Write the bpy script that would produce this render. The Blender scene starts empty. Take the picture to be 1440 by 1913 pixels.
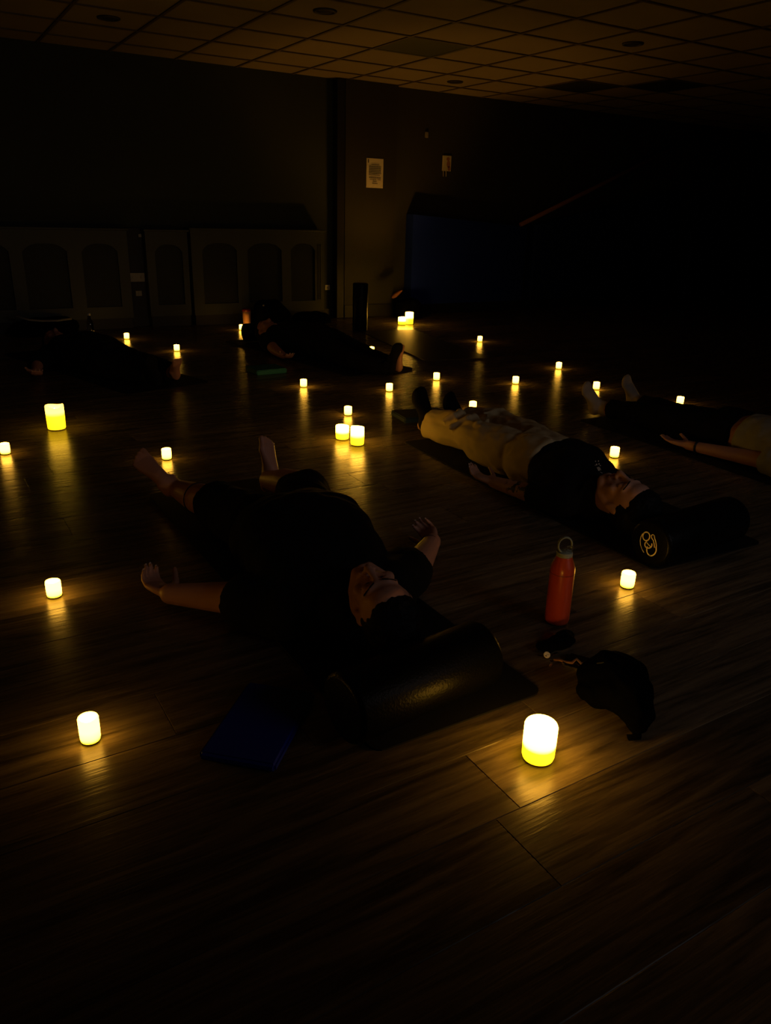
import bpy, bmesh, math, random
from mathutils import Vector, Matrix, noise
from mathutils.bvhtree import BVHTree

random.seed(7)
scene = bpy.context.scene
COL = scene.collection
V = Vector
PI = math.pi

# ------------------------------------------------------------------ camera, world, light, exposure
CAM_H, FPX, CX, CY = 1.1, 1436.05, 720.0, 956.5
PITCH, YAW, ROLL = math.radians(21.029), math.radians(31.541), math.radians(1.598)


def cam_axes():
    f = V((math.sin(YAW)*math.cos(PITCH), math.cos(YAW)*math.cos(PITCH), -math.sin(PITCH)))
    r = V((math.cos(YAW), -math.sin(YAW), 0))
    u = r.cross(f)
    r2 = r*math.cos(ROLL) + u*math.sin(ROLL)
    u2 = -r*math.sin(ROLL) + u*math.cos(ROLL)
    return r2, u2, -f


AX, AY, AZ = cam_axes()
cam = bpy.data.cameras.new('camera')
cam.sensor_fit = 'HORIZONTAL'
cam.sensor_width = 36.0
cam.lens = 36.0*FPX/1440.0
cam.clip_start = 0.02
cam_o = bpy.data.objects.new('camera', cam)
M = Matrix((AX, AY, AZ)).transposed().to_4x4()
M.translation = (0, 0, CAM_H)
cam_o.matrix_world = M
COL.objects.link(cam_o)
scene.camera = cam_o

scene.view_settings.view_transform = 'Standard'
scene.view_settings.look = 'None'
scene.view_settings.gamma = 1.0
scene.view_settings.use_curve_mapping = False
scene.view_settings.exposure = 0.0

world = bpy.data.worlds.new('world')
scene.world = world
world.use_nodes = True
world.node_tree.nodes['Background'].inputs[0].default_value = (0.4, 0.55, 1, 1)
world.node_tree.nodes['Background'].inputs[1].default_value = 0.0002

# faint fill light added at the near wall, no known source there
fill = bpy.data.lights.new('added_fill_light', 'AREA')
fill.shape = 'RECTANGLE'
fill.size, fill.size_y = 1.5, 0.9
fill.spread = math.radians(75)
fill.color = (1.0, 0.90, 0.90)
fill.energy = 1.35
fill_o = bpy.data.objects.new('added_fill_light', fill)
fill_o.location = (2.6, -1.42, 1.65)
fill_o.rotation_euler = V((-0.75, 3.9, -1.25)).to_track_quat('-Z', 'Y').to_euler()
COL.objects.link(fill_o)


# ------------------------------------------------------------------ pixel -> place helpers
def ray(u, v):
    return AX*(u-CX) + AY*(CY-v) - AZ*FPX


def at(u, v, z=0.0):
    d = ray(u, v)
    return V((0, 0, CAM_H)) + d*((z-CAM_H)/d.z)


def on_y(u, v, y):
    d = ray(u, v)
    return V((0, 0, CAM_H)) + d*(y/d.y)


# ------------------------------------------------------------------ materials
def mat(name, col, rough=0.6, metal=0.0, spec=0.5, bump=None, vary=None, coat=0.0, sss=0.0, sheen=0.0):
    m = bpy.data.materials.new(name)
    m.use_nodes = True
    nt = m.node_tree
    b = nt.nodes['Principled BSDF']
    b.inputs['Base Color'].default_value = (*col, 1)
    b.inputs['Roughness'].default_value = rough
    b.inputs['Metallic'].default_value = metal
    b.inputs['Specular IOR Level'].default_value = spec
    b.inputs['Coat Weight'].default_value = coat
    b.inputs['Sheen Weight'].default_value = sheen
    tc = nt.nodes.new('ShaderNodeTexCoord')
    if vary:
        sc, amt = vary
        n = nt.nodes.new('ShaderNodeTexNoise')
        n.inputs['Scale'].default_value = sc
        n.inputs['Detail'].default_value = 4
        r = nt.nodes.new('ShaderNodeMapRange')
        r.inputs['To Min'].default_value = 1-amt
        r.inputs['To Max'].default_value = 1+amt
        mx = nt.nodes.new('ShaderNodeVectorMath')
        mx.operation = 'SCALE'
        mx.inputs[0].default_value = col
        nt.links.new(tc.outputs['Object'], n.inputs['Vector'])
        nt.links.new(n.outputs['Fac'], r.inputs['Value'])
        nt.links.new(r.outputs['Result'], mx.inputs['Scale'])
        nt.links.new(mx.outputs[0], b.inputs['Base Color'])
    if bump:
        sc, st, dist = bump
        n = nt.nodes.new('ShaderNodeTexNoise')
        n.inputs['Scale'].default_value = sc
        n.inputs['Detail'].default_value = 3
        bp = nt.nodes.new('ShaderNodeBump')
        bp.inputs['Strength'].default_value = st
        bp.inputs['Distance'].default_value = dist
        nt.links.new(tc.outputs['Object'], n.inputs['Vector'])
        nt.links.new(n.outputs['Fac'], bp.inputs['Height'])
        nt.links.new(bp.outputs[0], b.inputs['Normal'])
    return m


def emit_ramp(name, stops):
    """glowing wax: the lamp's own brightness from base to rim; stops = (height, strength, colour)"""
    m = bpy.data.materials.new(name)
    m.use_nodes = True
    nt = m.node_tree
    b = nt.nodes['Principled BSDF']
    b.inputs['Base Color'].default_value = (0.75, 0.68, 0.5, 1)
    b.inputs['Roughness'].default_value = 0.5
    tc = nt.nodes.new('ShaderNodeTexCoord')
    sx = nt.nodes.new('ShaderNodeSeparateXYZ')
    rc = nt.nodes.new('ShaderNodeValToRGB')
    nt.links.new(tc.outputs['Generated'], sx.inputs[0])
    nt.links.new(sx.outputs['Z'], rc.inputs['Fac'])
    top = max(s[1] for s in stops)
    el = rc.color_ramp.elements
    while len(el) < len(stops):
        el.new(0.5)
    for e, (p, s, c) in zip(el, stops):
        e.position = p
        e.color = (c[0]*s/top, c[1]*s/top, c[2]*s/top, 1)
    nt.links.new(rc.outputs['Color'], b.inputs['Emission Color'])
    b.inputs['Emission Strength'].default_value = top
    return m


def emit(name, col, s):
    m = bpy.data.materials.new(name)
    m.use_nodes = True
    b = m.node_tree.nodes['Principled BSDF']
    b.inputs['Base Color'].default_value = (0.8, 0.7, 0.5, 1)
    b.inputs['Emission Color'].default_value = (*col, 1)
    b.inputs['Emission Strength'].default_value = s
    return m


WHITE_C, YEL_C = (1.0, 0.475, 0.045), (1.0, 0.56, 0.006)
MT = {}
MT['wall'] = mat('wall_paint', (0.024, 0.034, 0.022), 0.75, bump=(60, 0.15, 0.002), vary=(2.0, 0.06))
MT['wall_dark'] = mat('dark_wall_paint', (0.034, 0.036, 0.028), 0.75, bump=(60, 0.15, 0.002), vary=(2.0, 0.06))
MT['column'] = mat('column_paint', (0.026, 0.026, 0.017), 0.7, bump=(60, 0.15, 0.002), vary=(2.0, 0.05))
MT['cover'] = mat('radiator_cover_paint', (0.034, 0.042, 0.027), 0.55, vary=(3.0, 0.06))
MT['grille'] = mat('radiator_grille_paint', (0.020, 0.024, 0.016), 0.6)
MT['black'] = mat('black_paint', (0.006, 0.006, 0.006), 0.6)
MT['skirt'] = mat('black_skirting', (0.008, 0.008, 0.008), 0.6)
MT['paper'] = mat('white_paper', (0.80, 0.76, 0.70), 0.8)
MT['ink'] = mat('black_print', (0.03, 0.03, 0.03), 0.8)
MT['white_plastic'] = mat('white_plastic', (0.7, 0.68, 0.64), 0.4)
MT['grey_plastic'] = mat('grey_plastic', (0.3, 0.29, 0.27), 0.4)
MT['blue_wall'] = mat('blue_mat_vinyl', (0.002, 0.020, 0.45), 0.6, vary=(3, 0.1))
MT['wood_rail'] = mat('handrail_wood', (0.33, 0.15, 0.07), 0.5, vary=(8, 0.2))
MT['black_cloth'] = mat('black_cotton', (0.0065, 0.0062, 0.006), 0.95, spec=0.15, bump=(25, 0.3, 0.006))
MT['black_vinyl'] = mat('black_foam', (0.003, 0.003, 0.003), 0.36, spec=0.10, bump=(170, 0.5, 0.002))
MT['mat_black'] = mat('black_mat_rubber', (0.006, 0.006, 0.006), 0.85, spec=0.2, bump=(250, 0.4, 0.001))
MT['mat_gloss'] = mat('dark_mat_rubber', (0.012, 0.010, 0.009), 0.45, spec=0.4, bump=(60, 0.4, 0.002))
MT['blue_foam'] = mat('blue_foam', (0.0012, 0.012, 0.36), 0.6, spec=0.3, vary=(30, 0.08))
MT['teal_foam'] = mat('teal_foam', (0.02, 0.17, 0.13), 0.6, spec=0.3, vary=(30, 0.08))
MT['navy_foam'] = mat('navy_foam', (0.015, 0.035, 0.07), 0.55, spec=0.4, vary=(30, 0.08))
MT['khaki'] = mat('khaki_cotton', (0.52, 0.41, 0.23), 0.9, spec=0.15, bump=(30, 0.35, 0.008), vary=(6, 0.06))
MT['grey_cloth'] = mat('pale_grey_jersey', (0.42, 0.43, 0.38), 0.9, spec=0.15, bump=(28, 0.4, 0.008), vary=(8, 0.05))
MT['sock'] = mat('off_white_sock', (0.50, 0.42, 0.34), 0.9, spec=0.1, bump=(220, 0.4, 0.002))
MT['skin'] = mat('skin', (0.52, 0.255, 0.175), 0.5, spec=0.4, bump=(90, 0.12, 0.002), vary=(14, 0.08))
MT['skin_pale'] = mat('fair_skin', (0.52, 0.27, 0.20), 0.5, spec=0.4, bump=(90, 0.12, 0.002), vary=(14, 0.08))
MT['lip'] = mat('lip', (0.36, 0.12, 0.09), 0.45)
MT['nail'] = mat('nail', (0.62, 0.42, 0.34), 0.3)
MT['hair'] = mat('dark_hair', (0.005, 0.004, 0.0035), 0.65, spec=0.15, bump=(140, 0.6, 0.004))
MT['band'] = mat('dark_band', (0.012, 0.01, 0.01), 0.5)
MT['thread'] = mat('red_brown_thread', (0.06, 0.012, 0.01), 0.8)
MT['orange'] = mat('orange_bottle_paint', (0.62, 0.075, 0.018), 0.32, spec=0.5, coat=0.2)
MT['orange_dark'] = mat('orange_seam', (0.30, 0.03, 0.01), 0.4)
MT['sage'] = mat('sage_silicone', (0.34, 0.37, 0.27), 0.55)
MT['steel'] = mat('brushed_steel', (0.80, 0.77, 0.73), 0.2, metal=1.0)
MT['amber'] = mat('orange_tumbler', (0.80, 0.40, 0.20), 0.45)
MT['maroon'] = mat('maroon_lid', (0.13, 0.008, 0.008), 0.4)
MT['leather'] = mat('tan_leather', (0.42, 0.20, 0.09), 0.55, vary=(60, 0.15))
MT['rust'] = mat('rust_cloth', (0.10, 0.032, 0.014), 0.8, vary=(30, 0.1))
MT['bag'] = mat('black_bag_fabric', (0.0018, 0.0018, 0.0018), 0.95, spec=0.03, bump=(120, 0.4, 0.002))
MT['ivory'] = mat('ivory_print', (0.75, 0.66, 0.55), 0.6)
MT['badge'] = mat('cream_badge', (0.78, 0.70, 0.60), 0.35)
MT['glass_screen'] = mat('black_glass', (0.004, 0.004, 0.005), 0.08, spec=0.5)
MT['tile_dark'] = mat('ceiling_panel_diffuser', (0.045, 0.055, 0.022), 0.5, bump=(200, 0.3, 0.001))
MT['tile_black'] = mat('ceiling_vent_black', (0.012, 0.012, 0.010), 0.7)
MT['grid'] = mat('ceiling_grid_metal', (0.09, 0.07, 0.045), 0.6)
MT['fit'] = mat('dark_fitting', (0.03, 0.025, 0.015), 0.5)
MT['base'] = mat('candle_base', (0.25, 0.17, 0.08), 0.5)
MT['votive'] = emit_ramp('votive_glow', [(0, 5.0, YEL_C), (0.18, 11.0, WHITE_C), (0.5, 17.0, WHITE_C), (1, 17.0, WHITE_C)])
MT['pillar_near'] = emit_ramp('near_pillar_glow', [(0, 2.4, YEL_C), (0.36, 5.0, YEL_C), (0.48, 20.0, WHITE_C), (1, 30.0, WHITE_C)])
MT['pillar_tall'] = emit_ramp('tall_pillar_glow', [(0, 1.6, YEL_C), (0.22, 2.6, YEL_C), (0.55, 3.8, YEL_C), (0.72, 9.0, (1, 0.52, 0.045)), (1, 7.0, (1, 0.52, 0.05))])
MT['pillar'] = emit_ramp('pillar_glow', [(0, 2.6, YEL_C), (0.40, 5.2, YEL_C), (0.56, 20.0, WHITE_C), (1, 28.0, WHITE_C)])
MT['flame'] = emit('flame_glow', (1.0, 0.44, 0.05), 45.0)
MT['flame_big'] = emit('big_flame_glow', (1.0, 0.44, 0.05), 150.0)
MT['flame_back'] = emit('bright_flame_glow', (1.0, 0.40, 0.04), 9000.0)
MT['well'] = emit('wick_well_glow', (1.0, 0.48, 0.13), 5.0)
MT['well_yellow'] = emit('yellow_wick_well_glow', (1.0, 0.50, 0.06), 4.0)


def clear_plastic():
    m = bpy.data.materials.new('clear_plastic')
    m.use_nodes = True
    b = m.node_tree.nodes['Principled BSDF']
    b.inputs['Base Color'].default_value = (0.95, 0.97, 0.97, 1)
    b.inputs['Transmission Weight'].default_value = 1.0
    b.inputs['Roughness'].default_value = 0.05
    b.inputs['IOR'].default_value = 1.4
    return m


MT['clear'] = clear_plastic()


def tattoo_skin():
    m = mat('tattooed_skin', (0.46, 0.25, 0.18), 0.5, spec=0.4)
    nt = m.node_tree
    b = nt.nodes['Principled BSDF']
    tc = nt.nodes.new('ShaderNodeTexCoord')
    n = nt.nodes.new('ShaderNodeTexNoise')
    n.inputs['Scale'].default_value = 26
    n.inputs['Detail'].default_value = 3
    nt.links.new(tc.outputs['Object'], n.inputs['Vector'])
    d = nt.nodes.new('ShaderNodeVectorMath')
    d.operation = 'DISTANCE'
    nt.links.new(tc.outputs['Object'], d.inputs[0])
    d.inputs[1].default_value = (0, 0, 0)
    m['centre_node'] = d.name
    mr = nt.nodes.new('ShaderNodeMapRange')
    mr.inputs['From Min'].default_value = 0.10
    mr.inputs['From Max'].default_value = 0.07
    nt.links.new(d.outputs['Value'], mr.inputs['Value'])
    gt = nt.nodes.new('ShaderNodeMapRange')
    gt.inputs['From Min'].default_value = 0.47
    gt.inputs['From Max'].default_value = 0.50
    nt.links.new(n.outputs['Fac'], gt.inputs['Value'])
    mu = nt.nodes.new('ShaderNodeMath')
    mu.operation = 'MULTIPLY'
    nt.links.new(mr.outputs[0], mu.inputs[0])
    nt.links.new(gt.outputs[0], mu.inputs[1])
    mx = nt.nodes.new('ShaderNodeMix')
    mx.data_type = 'RGBA'
    mx.inputs['A'].default_value = (0.46, 0.25, 0.18, 1)
    mx.inputs['B'].default_value = (0.03, 0.025, 0.025, 1)
    nt.links.new(mu.outputs[0], mx.inputs['Factor'])
    nt.links.new(mx.outputs['Result'], b.inputs['Base Color'])
    return m, d


# ------------------------------------------------------------------ object helpers
def link(name, bm, m, parent=None, smooth=False, base=None):
    """one mesh object; geometry is given in world space and moved into the parent's (or base) space"""
    me = bpy.data.meshes.new(name)
    bmesh.ops.recalc_face_normals(bm, faces=bm.faces)
    off = parent_world(parent) if parent else (V(base) if base is not None else V((0, 0, 0)))
    bm.transform(Matrix.Translation(-off))
    bm.to_mesh(me)
    bm.free()
    me.materials.append(m)
    if smooth:
        for p in me.polygons:
            p.use_smooth = True
    o = bpy.data.objects.new(name, me)
    COL.objects.link(o)
    if parent:
        o.parent = parent
    else:
        o.location = off
    return o


def parent_world(o):
    p = V(o.location)
    while o.parent:
        o = o.parent
        p = p + V(o.location)
    return p


def tag(o, label, cat, group=None):
    o['label'] = label
    o['category'] = cat
    if group:
        o['group'] = group
    return o


def thing(name, loc, label, cat, group=None):
    o = bpy.data.objects.new(name, None)
    o.empty_display_size = 0.05
    o.location = loc
    COL.objects.link(o)
    return tag(o, label, cat, group)


def struct(name, bm, m, smooth=False):
    o = link(name, bm, m, smooth=smooth)
    o['kind'] = 'structure'
    return o


def box(bm, lo, hi, rot=0.0, c=None):
    lo, hi = V(lo), V(hi)
    r = bmesh.ops.create_cube(bm, size=1)
    vs = r['verts']
    s = hi-lo
    mid = (lo+hi)/2
    for v in vs:
        v.co = V((v.co.x*s.x, v.co.y*s.y, v.co.z*s.z)) + mid
    if rot:
        bmesh.ops.rotate(bm, verts=vs, cent=V(c) if c is not None else mid, matrix=Matrix.Rotation(rot, 3, 'Z'))
    return vs


def bevel_all(bm, w, seg=2):
    bmesh.ops.bevel(bm, geom=list(bm.edges), offset=w, segments=seg, affect='EDGES', profile=0.5)


def sphere(bm, c, r, Rm=None, u=18, v=12):
    if not hasattr(r, '__len__'):
        r = (r, r, r)
    res = bmesh.ops.create_uvsphere(bm, u_segments=u, v_segments=v, radius=1)
    for w in res['verts']:
        p = V((w.co.x*r[0], w.co.y*r[1], w.co.z*r[2]))
        if Rm is not None:
            p = Rm @ p
        w.co = p + V(c)


def loft(bm, rings, cap=True):
    loops = [[bm.verts.new(p) for p in ring] for ring in rings]
    n = len(loops[0])
    for a, b in zip(loops, loops[1:]):
        for i in range(n):
            bm.faces.new((a[i], a[(i+1) % n], b[(i+1) % n], b[i]))
    if cap:
        bm.faces.new(list(reversed(loops[0])))
        bm.faces.new(loops[-1])


def ring(c, u, v, n=20, sq=2.0):
    out = []
    for i in range(n):
        t = 2*PI*i/n
        ct, st = math.cos(t), math.sin(t)
        out.append(V(c) + V(u)*math.copysign(abs(ct)**(2/sq), ct) + V(v)*math.copysign(abs(st)**(2/sq), st))
    return out


def frame(d):
    d = V(d).normalized()
    a = V((0, 0, 1)) if abs(d.z) < 0.9 else V((1, 0, 0))
    u = d.cross(a).normalized()
    return u, u.cross(d).normalized()


def cone(bm, p0, p1, r0, r1, n=16):
    p0, p1 = V(p0), V(p1)
    u, v = frame(p1-p0)
    loft(bm, [ring(p0, u*r0, v*r0, n), ring(p1, u*r1, v*r1, n)])


def limb(bm, pts, rad, ends=(True, True), n=18):
    for i in range(len(pts)-1):
        cone(bm, pts[i], pts[i+1], rad[i], rad[i+1], n)
    for i, p in enumerate(pts):
        if (i == 0 and not ends[0]) or (i == len(pts)-1 and not ends[1]):
            continue
        sphere(bm, p, rad[i], u=n, v=10)


def tube(bm, pts, r, n=8, closed=False, flat=None):
    """swept tube along pts; flat = (normal, thickness) makes a ribbon-like section"""
    pts = [V(p) for p in pts]
    rings = []
    m = len(pts)
    for i, p in enumerate(pts):
        a = pts[(i-1) % m] if (closed or i > 0) else pts[i]
        b = pts[(i+1) % m] if (closed or i < m-1) else pts[i]
        d = (b-a).normalized()
        if flat:
            w = V(flat[0]).normalized()
            s = d.cross(w).normalized()
            rings.append(ring(p, s*r, w*flat[1], n))
        else:
            u, v = frame(d)
            if rings:
                pass
            rr = r[i] if hasattr(r, '__len__') else r
            rings.append(ring(p, u*rr, v*rr, n))
    if closed:
        rings.append(rings[0])
        loops = [[bm.verts.new(q) for q in rg] for rg in rings[:-1]]
        k = len(loops)
        for i in range(k):
            a, b = loops[i], loops[(i+1) % k]
            for j in range(n):
                bm.faces.new((a[j], a[(j+1) % n], b[(j+1) % n], b[j]))
    else:
        loft(bm, rings)


def lathe(bm, c, prof, n=32, wave=None):
    """surface of revolution round z; prof = (radius, z); first and last radius 0 closes it"""
    loops = []
    for k, (r, z) in enumerate(prof):
        if r < 1e-6:
            loops.append([bm.verts.new(V(c)+V((0, 0, z)))])
        else:
            lp = []
            for i in range(n):
                t = 2*PI*i/n
                dz = wave(t, k) if wave else 0
                lp.append(bm.verts.new(V(c)+V((r*math.cos(t), r*math.sin(t), z+dz))))
            loops.append(lp)
    for a, b in zip(loops, loops[1:]):
        if len(a) == 1:
            for i in range(n):
                bm.faces.new((a[0], b[(i+1) % n], b[i]))
        elif len(b) == 1:
            for i in range(n):
                bm.faces.new((a[i], a[(i+1) % n], b[0]))
        else:
            for i in range(n):
                bm.faces.new((a[i], a[(i+1) % n], b[(i+1) % n], b[i]))


def fuse(bm, voxel, smooth_iter=6, floor=None, rumple=None, smooth_f=0.5):
    """melt overlapping pieces into one continuous skin"""
    me = bpy.data.meshes.new('tmp')
    bmesh.ops.recalc_face_normals(bm, faces=bm.faces)
    bm.to_mesh(me)
    bm.free()
    o = bpy.data.objects.new('tmp', me)
    COL.objects.link(o)
    md = o.modifiers.new('r', 'REMESH')
    md.mode = 'VOXEL'
    md.voxel_size = voxel
    sm = o.modifiers.new('s', 'SMOOTH')
    sm.iterations = smooth_iter
    sm.factor = smooth_f
    dg = bpy.context.evaluated_depsgraph_get()
    ev = o.evaluated_get(dg)
    m2 = bpy.data.meshes.new_from_object(ev, depsgraph=dg)
    out = bmesh.new()
    out.from_mesh(m2)
    bpy.data.objects.remove(o)
    bpy.data.meshes.remove(me)
    bpy.data.meshes.remove(m2)
    if rumple:
        out.normal_update()
        for v in out.verts:
            d = 0
            for amp, f, st in rumple:
                q = V((v.co.x*f*st[0], v.co.y*f*st[1], v.co.z*f*st[2]))
                d += amp*noise.noise(q)
            v.co = v.co + v.normal*d
    if floor is not None:
        for v in out.verts:
            if v.co.z < floor:
                v.co.z = floor + (v.co.z-floor)*0.02
    return out


# ------------------------------------------------------------------ THE SETTING
X0, X1, Y0, Y1, CEIL = -1.7, 12.6, -1.6, 8.1, 2.4209


def build_floor():
    bm = bmesh.new()
    W, Hh, by, bz = 1.22, 0.186, 0.0016, 0.0012
    k0 = int((Y0-0.897)/Hh)-1
    fixed = {0: 0.887, 3: 0.36, 10: 1.592, 11: 2.10, 12: 2.10, 15: 0.437}
    lay = bm.loops.layers.float_color.new('plank')
    y = 0.897 + k0*Hh
    k = k0
    while y < Y1:
        ph = fixed.get(k, random.uniform(0, W))
        x = ph - math.ceil((ph-X0)/W)*W
        while x < X1:
            xa, xb, ya, yb = x, x+W, y, y+Hh
            o = [bm.verts.new((a, b, -bz)) for a, b in ((xa, ya), (xb, ya), (xb, yb), (xa, yb))]
            i = [bm.verts.new((a, b, 0)) for a, b in ((xa+by, ya+by), (xb-by, ya+by), (xb-by, yb-by), (xa+by, yb-by))]
            fs = [bm.faces.new(i)]
            for j in range(4):
                fs.append(bm.faces.new((o[j], o[(j+1) % 4], i[(j+1) % 4], i[j])))
            c = (random.random(), random.random(), random.random(), 1)
            for f in fs:
                for lp in f.loops:
                    lp[lay] = c
            x += W
        y += Hh
        k += 1
    m = bpy.data.materials.new('wood_plank_floor')
    m.use_nodes = True
    nt = m.node_tree
    b = nt.nodes['Principled BSDF']
    L = nt.links.new
    at_ = nt.nodes.new('ShaderNodeVertexColor')
    at_.layer_name = 'plank'
    tc = nt.nodes.new('ShaderNodeTexCoord')
    sep = nt.nodes.new('ShaderNodeSeparateColor')
    L(at_.outputs['Color'], sep.inputs[0])
    # per-plank shift of the grain
    off = nt.nodes.new('ShaderNodeVectorMath')
    off.operation = 'SCALE'
    off.inputs['Scale'].default_value = 40
    L(at_.outputs['Color'], off.inputs[0])
    add = nt.nodes.new('ShaderNodeVectorMath')
    L(tc.outputs['Object'], add.inputs[0])
    L(off.outputs[0], add.inputs[1])
    mp = nt.nodes.new('ShaderNodeMapping')
    mp.inputs['Scale'].default_value = (2.6, 34, 1)
    L(add.outputs[0], mp.inputs['Vector'])
    n1 = nt.nodes.new('ShaderNodeTexNoise')
    n1.inputs['Scale'].default_value = 1.0
    n1.inputs['Detail'].default_value = 6
    n1.inputs['Roughness'].default_value = 0.65
    n1.inputs['Distortion'].default_value = 0.6
    L(mp.outputs[0], n1.inputs['Vector'])
    mp2 = nt.nodes.new('ShaderNodeMapping')
    mp2.inputs['Scale'].default_value = (7, 130, 1)
    L(add.outputs[0], mp2.inputs['Vector'])
    n2 = nt.nodes.new('ShaderNodeTexNoise')
    n2.inputs['Scale'].default_value = 1.0
    n2.inputs['Detail'].default_value = 3
    L(mp2.outputs[0], n2.inputs['Vector'])
    cr = nt.nodes.new('ShaderNodeValToRGB')
    cr.color_ramp.elements[0].position = 0.36
    cr.color_ramp.elements[0].color = (0.044, 0.033, 0.020, 1)
    cr.color_ramp.elements[1].position = 0.64
    cr.color_ramp.elements[1].color = (0.178, 0.133, 0.078, 1)
    L(n1.outputs['Fac'], cr.inputs['Fac'])
    tone = nt.nodes.new('ShaderNodeMapRange')
    tone.inputs['To Min'].default_value = 0.75
    tone.inputs['To Max'].default_value = 1.25
    L(sep.outputs[0], tone.inputs['Value'])
    mul = nt.nodes.new('ShaderNodeVectorMath')
    mul.operation = 'SCALE'
    L(cr.outputs['Color'], mul.inputs[0])
    L(tone.outputs['Result'], mul.inputs['Scale'])
    L(mul.outputs[0], b.inputs['Base Color'])
    rr = nt.nodes.new('ShaderNodeMapRange')
    rr.inputs['To Min'].default_value = 0.19
    rr.inputs['To Max'].default_value = 0.36
    L(n2.outputs['Fac'], rr.inputs['Value'])
    L(rr.outputs['Result'], b.inputs['Roughness'])
    b.inputs['Specular IOR Level'].default_value = 0.23
    hs = nt.nodes.new('ShaderNodeMath')
    hs.operation = 'ADD'
    L(n1.outputs['Fac'], hs.inputs[0])
    L(n2.outputs['Fac'], hs.inputs[1])
    bp = nt.nodes.new('ShaderNodeBump')
    bp.inputs['Strength'].default_value = 0.36
    bp.inputs['Distance'].default_value = 0.0018
    L(hs.outputs[0], bp.inputs['Height'])
    L(bp.outputs[0], b.inputs['Normal'])
    return struct('floor', bm, m)


build_floor()

# ceiling: suspended 0.6 m tiles, each a slab a few millimetres above the grid bars
CT = 0.6
GX, GY = 1.9233, 5.2806            # one crossing of the grid
m_tile = mat('ceiling_tile', (0.30, 0.255, 0.19), 0.9, spec=0.1, bump=(90, 0.5, 0.003), vary=(1.6, 0.12))
bm = bmesh.new()
box(bm, (X0-0.1, Y0-0.1, CEIL+0.004), (X1+0.1, Y1+0.1, CEIL+0.12))
struct('ceiling', bm, m_tile)
bm = bmesh.new()
k = math.ceil((X0-GX)/CT)
while GX+k*CT < X1:
    x = GX+k*CT
    box(bm, (x-0.012, Y0, CEIL-0.004), (x+0.012, Y1, CEIL+0.004))
    k += 1
k = math.ceil((Y0-GY)/CT)
while GY+k*CT < Y1:
    y = GY+k*CT
    box(bm, (X0, y-0.012, CEIL-0.0045), (X1, y+0.012, CEIL+0.004))
    k += 1
struct('trim_1', bm, MT['grid'])

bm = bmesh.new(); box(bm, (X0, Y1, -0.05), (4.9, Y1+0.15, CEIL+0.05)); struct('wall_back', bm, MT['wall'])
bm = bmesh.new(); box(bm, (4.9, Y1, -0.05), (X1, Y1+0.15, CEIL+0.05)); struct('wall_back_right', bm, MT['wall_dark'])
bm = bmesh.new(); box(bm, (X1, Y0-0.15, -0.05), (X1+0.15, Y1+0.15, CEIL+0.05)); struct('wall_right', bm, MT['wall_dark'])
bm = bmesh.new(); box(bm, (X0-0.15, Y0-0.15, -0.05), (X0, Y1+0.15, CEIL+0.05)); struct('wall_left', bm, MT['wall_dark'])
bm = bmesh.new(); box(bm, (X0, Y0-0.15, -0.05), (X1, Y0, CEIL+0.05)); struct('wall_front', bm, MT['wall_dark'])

# unseen window frame, added behind the camera to account for the fill light
bm = bmesh.new()
for lo, hi in (((1.75, Y0, 1.15), (1.81, Y0+0.05, 2.15)), ((3.39, Y0, 1.15), (3.45, Y0+0.05, 2.15)), ((1.81, Y0, 1.15), (3.39, Y0+0.05, 1.21)),
               ((1.81, Y0, 2.09), (3.39, Y0+0.05, 2.15)), ((2.58, Y0, 1.21), (2.62, Y0+0.05, 2.09))):
    box(bm, lo, hi)
struct('added_window_1', bm, MT['grey_plastic'])

# pale pillar with a black post against its left side
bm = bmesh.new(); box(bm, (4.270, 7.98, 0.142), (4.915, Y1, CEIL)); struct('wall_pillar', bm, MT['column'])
bm = bmesh.new(); box(bm, (4.266, 7.97, 0), (4.919, Y1, 0.142)); bevel_all(bm, 0.004, 1); struct('baseboard_pillar', bm, MT['skirt'])
bm = bmesh.new(); box(bm, (4.175, 7.985, 0), (4.268, Y1, CEIL)); bevel_all(bm, 0.004, 1); struct('trim_2', bm, MT['black'])
bm = bmesh.new(); box(bm, (4.05, Y1-0.02, 0), (4.175, Y1, 0.10)); struct('baseboard_back', bm, MT['skirt'])
bm = bmesh.new(); box(bm, (4.919, Y1-0.02, 0), (X1, Y1, 0.12)); struct('baseboard_right', bm, MT['skirt'])


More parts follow.
